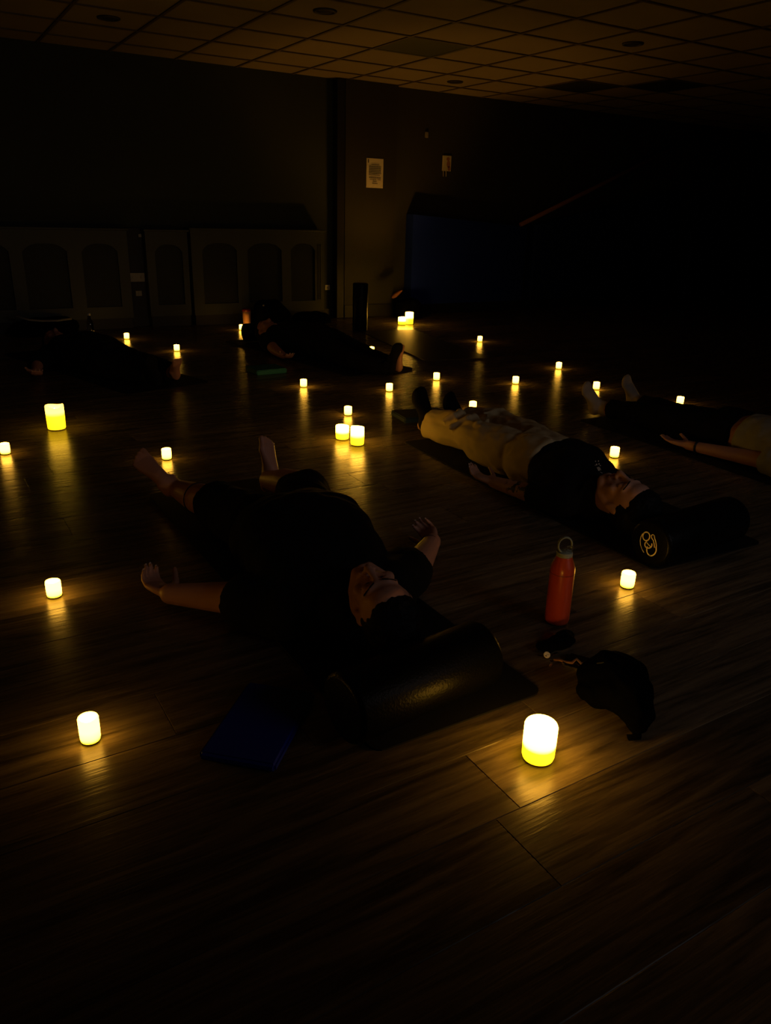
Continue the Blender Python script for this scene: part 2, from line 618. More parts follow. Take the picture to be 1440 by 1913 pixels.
# ------------------------------------------------------------------ radiator covers
def arch_cover(x0, x1, arches, ztop, yf, label, fluted=None, top_proud=None):
    """painted cabinet with arched lattice panels; arches = [(xa, xb)]"""
    root = thing('radiator_cover', ((x0+x1)/2, yf, 0), label, 'radiator cover', 'radiator covers along the back wall')
    zb, zt = 0.10, ztop-0.02
    za, zh = 0.21, ztop-0.14         # opening bottom and crown height
    bm = bmesh.new()
    # front board with arched openings: strips between openings plus fans over the arches
    d = 0.018
    xs = [x0]
    for a, b in arches:
        xs += [a, b]
    xs.append(x1)
    for i in range(0, len(xs), 2):
        box(bm, (xs[i], yf, zb), (xs[i+1], yf+d, zt))
    for a, b in arches:
        box(bm, (a, yf, zb), (b, yf+d, za))
        n = 14
        w = b-a
        rise = min(0.07, w*0.3)
        pts = []
        for i in range(n+1):
            s = i/n
            pts.append((a+w*s, zh-rise+rise*(1-abs(2*s-1)**3)))
        for (xa, z1), (xb, z2) in zip(pts, pts[1:]):
            vs = [bm.verts.new((p[0], p[2], p[1])) for p in ((xa, z1, yf), (xb, z2, yf), (xb, zt, yf), (xa, zt, yf))]
            wv = [bm.verts.new((p[0], p[2], p[1])) for p in ((xa, z1, yf+d), (xb, z2, yf+d), (xb, zt, yf+d), (xa, zt, yf+d))]
            bm.faces.new(vs)
            bm.faces.new(wv[::-1])
            bm.faces.new((vs[0], wv[0], wv[1], vs[1]))
    # sides
    box(bm, (x0, yf+d, zb), (x0+0.018, Y1, zt))
    box(bm, (x1-0.018, yf+d, zb), (x1, Y1, zt))
    link('front_panel', bm, MT['cover'], root)
    bm = bmesh.new()
    box(bm, (x0-0.015, yf-0.025, zt), (x1+0.015, Y1, ztop))
    bevel_all(bm, 0.004, 2)
    link('top_shelf', bm, MT['cover'], root)
    bm = bmesh.new()
    box(bm, (x0+0.01, yf+0.012, 0), (x1-0.01, yf+0.03, zb))
    link('plinth', bm, MT['skirt'], root)
    for a, b in arches:
        bm = bmesh.new()
        s = 0.020
        w, h = b-a, zh-za
        yy = yf+d+0.004
        for sgn in (1, -1):
            t = -h
            while t < w:
                # diagonal slats clipped to the opening
                p0 = V((max(t, 0), 0, max(-t, 0)))
                tt = min(w-t, h)
                if sgn > 0:
                    q0 = (a+max(t, 0), za+max(-t, 0)); q1 = (a+t+tt, za+tt)
                else:
                    q0 = (b-max(t, 0), za+max(-t, 0)); q1 = (b-t-tt, za+tt)
                if abs(q1[0]-q0[0]) > 0.004:
                    dx = 0.0042
                    vs = [bm.verts.new((q0[0]-dx, yy, q0[1])), bm.verts.new((q0[0]+dx, yy, q0[1])),
                          bm.verts.new((q1[0]+dx, yy, q1[1])), bm.verts.new((q1[0]-dx, yy, q1[1]))]
                    f = bm.faces.new(vs)
                    r = bmesh.ops.extrude_face_region(bm, geom=[f])
                    bmesh.ops.translate(bm, verts=[e for e in r['geom'] if isinstance(e, bmesh.types.BMVert)], vec=(0, 0.003, 0))
                t += s
            yy += 0.003
        link('lattice', bm, MT['grille'], root)
    if fluted:
        fx0, fx1 = fluted
        bm = bmesh.new()
        for i in range(3):
            x = fx0 + (fx1-fx0)*(i+0.5)/3
            w = (fx1-fx0)/3*0.34
            box(bm, (x-w, yf-0.006, 0.22), (x+w, yf, 0.80))
        bevel_all(bm, 0.002, 1)
        link('fluted_moulding', bm, MT['cover'], root)
    return root


def ux(u, v=500, y=7.95):
    return on_y(u, v, y).x


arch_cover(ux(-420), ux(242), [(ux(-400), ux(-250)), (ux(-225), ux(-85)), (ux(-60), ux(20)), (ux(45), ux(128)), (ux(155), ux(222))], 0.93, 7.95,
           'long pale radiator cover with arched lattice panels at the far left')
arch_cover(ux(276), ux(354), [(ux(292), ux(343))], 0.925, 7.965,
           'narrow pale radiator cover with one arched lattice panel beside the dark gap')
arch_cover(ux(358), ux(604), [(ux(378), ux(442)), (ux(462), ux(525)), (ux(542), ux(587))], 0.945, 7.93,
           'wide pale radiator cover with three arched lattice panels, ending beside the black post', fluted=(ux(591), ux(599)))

# dark gap between the covers with its socket plates
gx0, gx1 = ux(246), ux(272)
bm = bmesh.new(); box(bm, (gx0-0.02, Y1-0.03, 0), (gx1+0.02, Y1, 0.93)); struct('trim_3', bm, MT['black'])


def wall_plate(name, c, w, h, label, cat, holes, m=MT['white_plastic'], y=None):
    root = thing(name, (c.x, y, c.z), label, cat)
    bm = bmesh.new(); box(bm, (c.x-w/2, y-0.01, c.z-h/2), (c.x+w/2, y, c.z+h/2)); bevel_all(bm, 0.003, 2)
    link('plate', bm, m, root)
    for hx in holes:
        bm = bmesh.new(); box(bm, (c.x+hx*w-0.008, y-0.014, c.z-0.012), (c.x+hx*w+0.008, y-0.009, c.z+0.012)); bevel_all(bm, 0.002, 1)
        link('rocker', bm, MT['grey_plastic'], root)
    return root


wall_plate('wall_socket', on_y(256, 518, 8.07), 0.145, 0.085, 'double wall socket, upper plate in the dark gap between radiator covers', 'socket', (-0.28, 0.28), m=MT['grey_plastic'], y=8.07)
wall_plate('wall_socket', on_y(259, 548, 8.07), 0.06, 0.05, 'small white outlet plate low in the dark gap between the radiator covers', 'socket', (0,), m=MT['grey_plastic'], y=8.07)
wall_plate('wall_switch', on_y(261, 440, 8.07), 0.03, 0.03, 'tiny pale switch button at the top of the dark gap between the radiator covers', 'switch', (), m=MT['grey_plastic'], y=8.07)
wall_plate('wall_socket', on_y(611, 537, 8.1), 0.06, 0.055, 'small pale socket plate between the wide radiator cover and the black post', 'socket', (0,), y=8.1)

# paper notice on the pillar
nc = (on_y(684, 296, 7.98)+on_y(715, 351, 7.98))/2
notice = thing('paper_notice', (nc.x, 7.979, nc.z-0.148), 'white sheet of printed text taped to the pale pillar', 'notice')
bm = bmesh.new()
g = 8
pw, ph = 0.212, 0.296
vv = [[bm.verts.new((nc.x-pw/2+pw*i/g, 7.976-0.005*abs(noise.noise(V((i*0.5, j*0.4, 3)))), nc.z-ph/2+ph*j/12)) for i in range(g+1)] for j in range(13)]
for j in range(12):
    for i in range(g):
        bm.faces.new((vv[j][i], vv[j][i+1], vv[j+1][i+1], vv[j+1][i]))
r = bmesh.ops.extrude_face_region(bm, geom=list(bm.faces))
bmesh.ops.translate(bm, verts=[e for e in r['geom'] if isinstance(e, bmesh.types.BMVert)], vec=(0, 0.0015, 0))
link('sheet', bm, MT['paper'], notice)
rows = [(0.79, -0.36, 0.36, .006), (0.725, -.37, .37, .0065), (0.665, -.37, .36, .0065), (0.61, -.37, .34, .0065), (0.555, -.37, .37, .006), (0.50, -.37, .37, .006),
        (0.44, -.37, .30, .006), (0.35, -.36, .36, .0065), (0.285, -.30, .10, .005), (0.285, .15, .37, .006), (0.235, -.12, .10, .006), (0.15, -.15, .16, .0065)]
rows[0] = (0.80, -0.22, 0.24, .006)
rnd = random.Random(3)
for (s, a, b, h) in rows:
    # a line of text: word-length strokes
    bm = bmesh.new()
    x = a
    while x < b-0.02:
        w = min(rnd.uniform(0.05, 0.13), b-x)
        z = nc.z-ph/2+ph*s
        box(bm, (nc.x+x*pw, 7.9692, z-h/2), (nc.x+(x+w)*pw, 7.9698, z+h/2))
        x += w+0.018
    box(bm, (nc.x+a*pw, 7.9694, nc.z-ph/2+ph*s-h*0.2), (nc.x+x*pw-0.004, 7.9698, nc.z-ph/2+ph*s+h*0.2))
    link('text_line', bm, MT['ink'], notice)
bm = bmesh.new()
box(bm, (nc.x-0.092, 7.9692, nc.z+ph/2-0.046), (nc.x-0.081, 7.9698, nc.z+ph/2-0.010))
link('printed_emblem', bm, MT['ink'], notice)

# small sign with hooks, and a sensor, on the dark wall to the right
sc_ = (on_y(826, 290, 8.1)+on_y(841, 323, 8.1))/2
sg = thing('wall_sign', (sc_.x, 8.1, sc_.z-0.1), 'small pale card with dark pictures on the dark wall right of the pillar', 'sign')
bm = bmesh.new(); box(bm, (sc_.x-0.06, 8.085, sc_.z-0.075), (sc_.x+0.06, 8.1, sc_.z+0.09)); bevel_all(bm, 0.003, 1); link('card', bm, MT['white_plastic'], sg)
bm = bmesh.new()
for (cx, cz, rx, rz) in ((0.012, 0.055, 0.024, 0.02), (0.02, 0.0, 0.026, 0.04), (0.032, -0.045, 0.02, 0.03)):
    lp = [bm.verts.new((sc_.x+cx+rx*math.cos(t*PI/8), 8.0845, sc_.z+cz+rz*math.sin(t*PI/8))) for t in range(16)]
    bm.faces.new(lp)
r = bmesh.ops.extrude_face_region(bm, geom=list(bm.faces))
bmesh.ops.translate(bm, verts=[e for e in r['geom'] if isinstance(e, bmesh.types.BMVert)], vec=(0, -0.001, 0))
link('printed_picture', bm, MT['leather'], sg)
for hx in (-0.052, -0.012):
    bm = bmesh.new()
    tube(bm, [(sc_.x+hx, 8.082, sc_.z-0.07), (sc_.x+hx, 8.078, sc_.z-0.10), (sc_.x+hx, 8.076, sc_.z-0.135)], 0.0045)
    link('hook', bm, MT['white_plastic'], sg)
c = on_y(796, 252, 8.1)
bm = bmesh.new()
box(bm, (c.x-0.02, 8.08, c.z-0.03), (c.x+0.02, 8.1, c.z+0.03)); bevel_all(bm, 0.006, 2)
tag(link('wall_sensor', bm, MT['grey_plastic'], base=(c.x, 8.1, c.z)), 'tiny grey box mounted on the dark wall above the pale sign', 'sensor')

# blue padded mats stood against the dark wall, sloping handrail over them
for (xa, xb, za, zb_, lab) in (
        (5.14, 6.86, 1.13, 1.02, 'dark blue padded panel standing at the back wall, nearest the pale pillar'),
        (7.02, 9.66, 1.05, 1.56, 'dark blue padded panel with sloping top under the wooden handrail'),
        (10.05, 12.3, 1.46, 1.5, 'dark blue padded panel at the far right of the back wall')):
    bm = bmesh.new()
    n = 12
    rings = []
    for i in range(n+1):
        x = xa+(xb-xa)*i/n
        zt = za+(zb_-za)*i/n
        rings.append([(x, 7.94, 0.125), (x, 8.095, 0.125), (x, 8.095, zt), (x, 7.94, zt)])
    loft(bm, [[V(p) for p in rg] for rg in rings])
    bmesh.ops.bevel(bm, geom=[e for e in bm.edges if len(e.link_faces) == 2 and e.calc_face_angle(0) > 0.6], offset=0.02, segments=3, affect='EDGES')
    tag(link('wall_pad', bm, MT['blue_wall'], base=((xa+xb)/2, 8.0, 0.125)), lab, 'wall pad', 'blue pads along the back wall')
r0, r1 = on_y(972, 420, 7.92), on_y(1260, 276, 7.92)
rail = thing('handrail', (r0.x, 8.1, r0.z), 'sloping wooden handrail rising to the right on the dark back wall', 'handrail')
bm = bmesh.new(); tube(bm, [r0, r0.lerp(r1, 0.5), r1], 0.027, n=12); link('rail', bm, MT['wood_rail'], rail, True)
for s in (0.12, 0.5, 0.88):
    p = r0.lerp(r1, s)
    bm = bmesh.new(); tube(bm, [p+V((0, 0, -0.02)), p+V((0, 0.06, -0.06)), V((p.x, 8.10, p.z-0.06))], 0.009); link('bracket', bm, MT['black'], rail)

# ceiling fittings
def ceil_panel(ix, iy, m, label, cat, fr=MT['grid']):
    x, y = GX+ix*CT, GY+iy*CT
    root = thing('ceiling_panel', (x+CT/2, y+CT/2, CEIL), label, cat)
    bm = bmesh.new()
    box(bm, (x+0.03, y+0.03, CEIL-0.003), (x+CT-0.03, y+CT-0.03, CEIL+0.003))
    link('diffuser', bm, m, root)
    bm = bmesh.new()
    for a, b in (((x+0.012, y+0.012), (x+CT-0.012, y+0.03)), ((x+0.012, y+CT-0.03), (x+CT-0.012, y+CT-0.012)),
                 ((x+0.012, y+0.03), (x+0.03, y+CT-0.03)), ((x+CT-0.03, y+0.03), (x+CT-0.012, y+CT-0.03))):
        box(bm, (*a, CEIL-0.005), (*b, CEIL+0.003))
    link('frame', bm, m, root)


def cell(u, v):
    d = ray(u, v)
    p = V((0, 0, CAM_H)) + d*((CEIL-CAM_H)/d.z)
    return math.floor((p.x-GX)/CT), math.floor((p.y-GY)/CT)


ceil_panel(*cell(790, 88), MT['tile_dark'], 'switched-off square light panel in the ceiling above the pale pillar', 'ceiling light')
ceil_panel(*cell(1078, 163), MT['tile_black'], 'black square vent panel in the ceiling at right, nearer the pillar', 'ceiling vent')
ceil_panel(*cell(1252, 160), MT['tile_black'], 'black square vent panel in the ceiling at far right', 'ceiling vent')
for u, v, lab in ((607, 21, 'round dark ceiling fitting left of the switched-off light panel'),
                  (203, 34, 'round dark ceiling fitting at the far left of the ceiling'),
                  (1182, 82, 'round dark ceiling fitting at the right, in front of the black vents'),
                  (850, 153, 'round dark ceiling fitting closest to the back wall, above the small sign')):
    d = ray(u, v)
    p = V((0, 0, CAM_H)) + d*((CEIL-CAM_H)/d.z)
    root = thing('ceiling_downlight', p, lab, 'ceiling fitting', 'round fittings in the ceiling')
    bm = bmesh.new(); lathe(bm, p, [(0.0, 0.004), (0.085, 0.004), (0.083, -0.006), (0.062, -0.010), (0.060, -0.002), (0, -0.002)], 28); link('rim', bm, MT['fit'], root, True)
    bm = bmesh.new(); lathe(bm, p, [(0.0, -0.001), (0.058, -0.001), (0.05, -0.006), (0, -0.008)], 28); link('lens', bm, MT['tile_black'], root, True)
# ==OBJECTS==

# ------------------------------------------------------------------ CANDLES
def candle(u, v, r, h, m, flame, label, group, rim=0.0, seed=0, name='votive_candle', sink=0.0):
    """u, v = where its foot stands on the floor in the photo"""
    p = at(u, v)
    d = V((p.x, p.y, 0)).normalized()
    p = p + d*r*0.9                       # v marks the near edge of the foot
    root = thing(name, p, label, 'candle', group)
    ph = seed*1.7

    def wave(t, k):
        return rim*(0.55*math.sin(2*t+ph)+0.3*math.sin(3*t+1.3*ph)+0.25*math.cos(t-ph)) if k >= 4 else 0
    wall = r*0.16
    bm = bmesh.new()
    prof = [(0, 0.004), (r*0.93, 0.004), (r*0.98, 0.010), (r, h*0.5), (r, h-r*0.16), (r*0.95, h-r*0.03), (r-wall, h-r*0.06), (r-wall*1.2, h-r*0.28), (0, h-r*0.9-sink)]
    lathe(bm, p, prof, 28, lambda t, k: wave(t, k) if k < 8 else 0)
    link('wax_body', bm, m, root, True)
    bm = bmesh.new()
    lathe(bm, p, [(0, h-r*0.80-sink), (r*0.5, h-r*0.72-sink), (r-wall*1.25, h-r*0.40-sink*0.6), (r-wall*1.10, h-r*0.10)], 28, lambda t, k: wave(t, 4) if k > 1 else 0)
    link('wick_well', bm, MT['well_yellow'] if m is MT['pillar_tall'] else MT['well'], root, True)
    bm = bmesh.new()
    lathe(bm, p, [(0, 0.0), (r*0.90, 0.0), (r*0.92, 0.004), (0, 0.0045)], 28)
    link('base', bm, MT['base'], root, True)
    bm = bmesh.new()
    fr = min(0.0055, r*0.25)
    lathe(bm, p, [(0, h-r*0.8-sink), (fr*0.7, h-r*0.75-sink), (fr, h-r*0.75+0.006-sink), (fr*0.6, h-r*0.75+0.014-sink), (0, h-r*0.75+0.022-sink)], 10)
    link('flame', bm, flame, root, True)
    return root


VG = 'small glowing votive candles on the floor'
VOT = [
    (237, 634, 'small glowing candle at back left, behind the dark-clothed sleeper at the far left'),
    (330.5, 656.5, 'small glowing candle beside the toes of the far-left sleeper'),
    (451, 617, 'small glowing candle right in front of the orange tumbler at the back'),
    (694, 660, 'small glowing candle half hidden behind the legs of the black-clothed sleeper at back centre'),
    (567, 724, 'small glowing candle just right of the teal foam block'),
    (727, 732, 'small glowing candle above the left end of the navy foam block'),
    (815, 711, 'small glowing candle behind the black shoes of the person in khaki trousers'),
    (962.5, 718, 'small glowing candle alone on open floor, left of the white-socked feet'),
    (1043, 690, 'small glowing candle behind and left of the white socks, farther back than its neighbour'),
    (896, 639, 'small glowing candle at the back, right of the pair of pale pillar candles'),
    (650, 777, 'small glowing candle directly behind the close pair of pillar candles in the centre'),
    (882.5, 767, 'small glowing candle just beyond the shins of the person in khaki trousers'),
    (1113, 728.5, 'small glowing candle between the two white-socked feet'),
    (1269, 757, 'small glowing candle behind the black trousers of the person at the right edge'),
    (1146.5, 856, 'small glowing candle beside the shoulder of the person in khaki trousers'),
    (1170, 1101, 'small glowing candle right of the orange bottle, below the white logo'),
    (171, 1393, 'small glowing candle at the lower left, left of the blue foam block'),
    (103, 1119, 'small glowing candle left of the nearest sleeper\'s outstretched hand'),
    (11, 850, 'small glowing candle cut by the left edge of the photo'),
    (312, 860, 'small glowing candle beside the bare left foot of the nearest sleeper'),
]
for i, (u, v, lab) in enumerate(VOT):
    candle(u, v, 0.0222, 0.052 if i not in (16,) else 0.062, MT['votive'], MT['flame'], lab, VG, rim=0.0006, seed=i)
candle(1002, 1433, 0.0362, 0.090, MT['pillar_near'], MT['flame_big'], 'large glowing pillar candle nearest the camera, in front of the black bag', 'pillar candles on the floor', 0.001, 3, 'pillar_candle')
candle(107, 805, 0.0465, 0.128, MT['pillar_tall'], MT['flame_big'], 'tall yellow pillar candle with an uneven rim standing at the left', 'pillar candles on the floor', 0.008, 1, 'pillar_candle')
candle(639.3, 823, 0.0350, 0.074, MT['pillar'], MT['flame_big'], 'shorter left one of the close pair of glowing pillar candles in the centre', 'pillar candles on the floor', 0.002, 2, 'pillar_candle')
candle(667.2, 834, 0.0350, 0.095, MT['pillar'], MT['flame_big'], 'taller right one of the close pair of glowing pillar candles in the centre', 'pillar candles on the floor', 0.003, 6, 'pillar_candle')
candle(750.5, 607.5, 0.042, 0.082, MT['pillar_near'], MT['flame_back'], 'shorter left one of the two pillar candles at the back by the pale pillar', 'pillar candles on the floor', 0.004, 4, 'pillar_candle', 0.018)
candle(764, 606.5, 0.044, 0.130, MT['pillar'], MT['flame_back'], 'taller right one of the two pillar candles at the back by the pale pillar', 'pillar candles on the floor', 0.003, 5, 'pillar_candle', 0.020)


# ------------------------------------------------------------------ MATS, BLOCKS, ROLLERS
def yoga_mat(a, b, w, m, label, t_=0.005):
    """a -> b along its length, w wide"""
    a, b = V((*a, 0)), V((*b, 0))
    d = (b-a).normalized()
    s = V((-d.y, d.x, 0))
    bm = bmesh.new()
    L, R = (b-a).length/2, 0.03
    out = []
    for q, (sx, sy) in enumerate(((1, 1), (-1, 1), (-1, -1), (1, -1))):
        for i in range(5):
            t = (q+i/4)*PI/2
            out.append((a+b)/2+d*(sx*(L-R)+R*math.cos(t))+s*(sy*(w/2-R)+R*math.sin(t)))
    loft(bm, [[p_+V((0, 0, z)) for p_ in out] for z in (0.0003, t_)])
    return tag(link('yoga_mat', bm, m, base=(a+b)/2), label, 'yoga mat', 'yoga mats on the floor')


MTK = 0.005
yoga_mat((0.958, 1.18), (0.965, 3.05), 0.485, MT['mat_black'], 'black yoga mat under the nearest sleeper')
yoga_mat((2.30, 1.53), (2.38, 3.25), 0.56, MT['mat_black'], 'black yoga mat under the person in khaki trousers')
yoga_mat((3.52, 1.45), (3.60, 3.20), 0.60, MT['mat_black'], 'black yoga mat under the person in the pale grey top')
yoga_mat((2.72, 6.85), (2.98, 4.95), 0.62, MT['mat_black'], 'black yoga mat under the black-clothed sleeper at back centre')
yoga_mat((0.88, 6.90), (1.40, 5.05), 0.62, MT['mat_black'], 'black yoga mat under the dark-clothed sleeper at the far left')
yoga_mat((4.19, 6.90), (3.86, 5.2), 0.60, MT['mat_gloss'], 'empty dark yoga mat in front of the two back pillar candles')


def block(pts, t, m, label, name='foam_block'):
    bm = bmesh.new()
    c = sum((V(p) for p in pts), V())/len(pts)
    vs = [bm.verts.new((p[0], p[1], 0.0)) for p in pts]
    f = bm.faces.new(vs)
    r = bmesh.ops.extrude_face_region(bm, geom=[f])
    bmesh.ops.translate(bm, verts=[e for e in r['geom'] if isinstance(e, bmesh.types.BMVert)], vec=(0, 0, t))
    bmesh.ops.bevel(bm, geom=list(bm.edges), offset=min(0.006, t*0.3), segments=3, affect='EDGES')
    return tag(link(name, bm, m, base=(c.x, c.y, 0)), label, 'foam block', 'foam blocks on the floor')


def rect(c, l, w, ang):
    a = math.radians(ang)
    d, s = V((math.cos(a), math.sin(a), 0))*l/2, V((-math.sin(a), math.cos(a), 0))*w/2
    c = V((*c, 0))
    return [c-d-s, c+d-s, c+d+s, c-d+s]


bt = 0.022
tl, tr, br, bl = at(462, 1270, bt), at(591, 1293, bt), at(512, 1432, bt), at(372, 1404, bt)
bc = (tl+tr+br+bl)/4
ax = ((tl+tr)/2-(bl+br)/2)
ang = math.degrees(math.atan2(ax.y, ax.x))
block(rect((bc.x, bc.y), ax.length, ((tr+br)/2-(tl+bl)/2).length*0.98, ang), bt, MT['blue_foam'], 'flat blue foam block on the floor left of the nearest sleeper\'s roller')
block(rect((2.485, 3.675), 0.305, 0.205, -8), 0.03, MT['navy_foam'], 'flat navy foam block behind the black shoes of the person in khaki trousers')
block(rect((2.20, 5.33), 0.24, 0.205, 2), 0.035, MT['teal_foam'], 'teal foam block on the floor beside the back-centre sleeper')


def roller(c, ax, r, L, m, label, name='foam_roller'):
    c, ax = V(c), V(ax).normalized()
    u, v = frame(ax)
    bm = bmesh.new()
    rg = []
    for s, k in ((-L/2, r-0.012), (-L/2+0.004, r-0.003), (-L/2+0.012, r), (L/2-0.012, r), (L/2-0.004, r-0.003), (L/2, r-0.012)):
        rg.append(ring(c+ax*s, u*k, v*k, 40))
    loft(bm, rg)
    root = thing(name, c-V((0, 0, r if abs(ax.z) < 0.5 else L/2)), label, 'foam roller', 'foam rollers')
    o = link('foam_body', bm, m, root)
    for p in o.data.polygons:
        p.use_smooth = len(p.vertices) == 4
    return root, u, v


R1C = V((0.880, 1.274, 0.083+MTK))
roller(R1C, (1, 0.105, 0), 0.083, 0.42, MT['black_vinyl'], 'black foam roller under the head of the nearest sleeper')
R2A = V((0.995, 0.06, 0)).normalized()
R2E = at(1213, 1019, 0.08)
R2C = R2E + R2A*0.235
R2C.z = 0.082+MTK
rr2, _, _ = roller(R2C, R2A, 0.082, 0.47, MT['black_vinyl'], 'black foam roller with a white looped logo on its end, behind the dark-haired head')
# the logo: strokes laid on the end disc
e_c = R2C - R2A*0.2352
e_n = -R2A
e_u = V((e_n.y, -e_n.x, 0)).normalized()
if e_u.dot(AX) < 0:
    e_u = -e_u
e_v = V((0, 0, 1))


def on_end(px, py):
    u, v = 1100+px/9.0, 860+py/9.0
    d = ray(u, v)
    o = V((0, 0, CAM_H))
    t = (e_c-o).dot(e_n)/d.dot(e_n)
    return o+d*t+e_n*0.0005


def arc(cx, cy, rx, ry, a0, a1, n=24, tilt=0.0):
    out = []
    ct, st = math.cos(tilt), math.sin(tilt)
    for i in range(n+1):
        a = math.radians(a0+(a1-a0)*i/n)
        x, y = rx*math.cos(a), ry*math.sin(a)
        out.append(on_end(cx+x*ct-y*st, cy+x*st+y*ct))
    return out


bm = bmesh.new()
fl = (e_n, 0.0006)
tube(bm, arc(965, 1278, 58, 72, 0, 360, 28)[:-1], 0.0021, closed=True, flat=fl)
tube(bm, arc(1000, 1418, 60, 58, -20, 245, 22), 0.0021, flat=fl)
tube(bm, [on_end(975, 1385), on_end(1010, 1425), on_end(1050, 1465)], 0.0017, flat=fl)
tube(bm, arc(1052, 1500, 80, 102, -28, 205, 26, 0.12), 0.0022, flat=fl)
tube(bm, [on_end(*q) for q in ((905, 1232), (875, 1285), (862, 1350), (868, 1420), (890, 1490), (925, 1550))], 0.0014, flat=fl)
tube(bm, [on_end(*q) for q in ((1128, 1490), (1135, 1430), (1125, 1370), (1105, 1310), (1100, 1265), (1075, 1246), (1050, 1262), (1055, 1305), (1082, 1345), (1096, 1400), (1102, 1470))], 0.0017, flat=fl)
link('logo', bm, MT['ivory'], rr2)

roller((2.785, 6.705, 0.082+MTK), (1, 0.05, 0), 0.080, 0.45, MT['black_vinyl'], 'black foam roller behind the head of the back-centre sleeper')
rs = on_y(675, 612, 6.95)
roller((rs.x, 6.98, 0.235+0.002), (0, 0, 1), 0.077, 0.47, MT['black_vinyl'], 'black foam roller standing upright in front of the pale pillar')


# ------------------------------------------------------------------ ORANGE BOTTLE
bp = at(1038, 1171)
bp = bp + V((bp.x, bp.y, 0)).normalized()*0.034
bot = thing('water_bottle', bp, 'orange water bottle with sage cap and carry loop standing on the floor', 'bottle')
bm = bmesh.new()
lathe(bm, bp, [(0, 0.001), (0.028, 0.001), (0.033, 0.004), (0.0355, 0.012), (0.0355, 0.165), (0.0352, 0.176), (0.033, 0.184), (0.0245, 0.205), (0.0228, 0.210), (0.0222, 0.213), (0, 0.213)], 48)
link('bottle_body', bm, MT['orange'], bot, True)
bm = bmesh.new()
lathe(bm, bp, [(0, 0.2125), (0.0226, 0.2125), (0.0230, 0.2145), (0.0226, 0.2235), (0.0208, 0.2255), (0.0, 0.2255)], 40)
cap = link('cap', bm, MT['sage'], bot, True)
rt = V((AX.x, AX.y, 0)).normalized()
bk = V((-rt.y, rt.x, 0))
# steel bracket on the right of the cap
bm = bmesh.new()
for s in (0.003, 0.0185):
    a = bp+rt*s+V((0, 0, 0.2255))-bk*0.006
    tube(bm, [a, a+V((0, 0, 0.012)), a+V((0, 0, 0.019))], 0.0017)
a = bp+V((0, 0, 0.2445))-bk*0.006
tube(bm, [a+rt*0.003, a+rt*0.0107, a+rt*0.0185], 0.0013)
link('steel_bracket', bm, MT['steel'], cap)
bm = bmesh.new()
lp = []
for i in range(26):
    t = math.radians(-118 - 265*i/25)
    lp.append(bp + rt*(-0.002+0.0195*math.cos(t)) + V((0, 0, 0.2465+0.0235*math.sin(t))) + bk*(0.004*math.sin(t*0.5)))
tube(bm, lp, 0.0026, n=10, flat=(bk, 0.0062))
link('carry_loop', bm, MT['sage'], cap, True)
bm = bmesh.new()
lathe(bm, bp, [(0.0360, 0.1605), (0.0363, 0.162), (0.0360, 0.1635)], 48)
lathe_ring = link('seam', bm, MT['orange_dark'], bot, True)

# ------------------------------------------------------------------ BLACK BAG, PHONE, POUCH, BADGES
bgc = V((1.290, 1.065, 0))
bag = thing('shoulder_bag', (bgc.x, bgc.y, 0), 'slouching black fabric bag lying on the floor right of the large near candle', 'bag')
b0 = V((bgc.x, bgc.y, 0))
bm = bmesh.new()
for c_, r_ in (((1.335, 1.115, 0.050), (0.070, 0.052, 0.052)), ((1.340, 1.080, 0.060), (0.072, 0.075, 0.062)), ((1.315, 1.030, 0.052), (0.068, 0.070, 0.052)),
               ((1.300, 0.985, 0.036), (0.052, 0.060, 0.036)), ((1.282, 1.075, 0.034), (0.050, 0.055, 0.036)), ((1.272, 1.095, 0.026), (0.036, 0.036, 0.026)), ((1.37, 1.07, 0.045), (0.045, 0.06, 0.044)),
               ((1.285, 0.960, 0.022), (0.034, 0.040, 0.022))):
    sphere(bm, c_, r_)
bm2 = fuse(bm, 0.005, 16, 0.001, rumple=[(0.012, 14, (1, 1, 1)), (0.006, 40, (1.6, 0.7, 1))], smooth_f=0.6)
link('bag_body', bm2, MT['bag'], bag, True)
bd, bs = V((0.30, -0.95, 0)).normalized(), V((-0.95, -0.30, 0)).normalized()
bm = bmesh.new()
zp = [V((1.30, 1.11, 0.093)), V((1.315, 1.085, 0.107)), V((1.32, 1.06, 0.107)), V((1.315, 1.03, 0.098)), V((1.305, 1.0, 0.079))]
tube(bm, zp, 0.004)
link('zip', bm, MT['black'], bag)
bm = bmesh.new()
tube(bm, [V((1.30, 0.985, 0.03)), V((1.285, 0.955, 0.016)), V((1.262, 0.935, 0.008)), V((1.245, 0.945, 0.006))], 0.011, n=10, flat=((0, 0, 1), 0.004))
link('strap', bm, MT['bag'], bag, True)

# crumpled black pouch under the bottle
pc = at(1045, 1208)
bm = bmesh.new()
sphere(bm, pc+V((0, 0, 0.015)), (0.052, 0.030, 0.017))
sphere(bm, pc+V((-0.045, 0.004, 0.012)), (0.03, 0.028, 0.014))
sphere(bm, pc+V((0.03, 0.014, 0.017)), (0.03, 0.024, 0.016))
bm2 = fuse(bm, 0.003, 3, 0.001, rumple=[(0.004, 45, (1, 1, 1))])
tag(link('pouch', bm2, MT['bag'], smooth=True, base=(pc.x, pc.y, 0)), 'crumpled black cloth pouch on the floor just below the orange bottle', 'pouch')

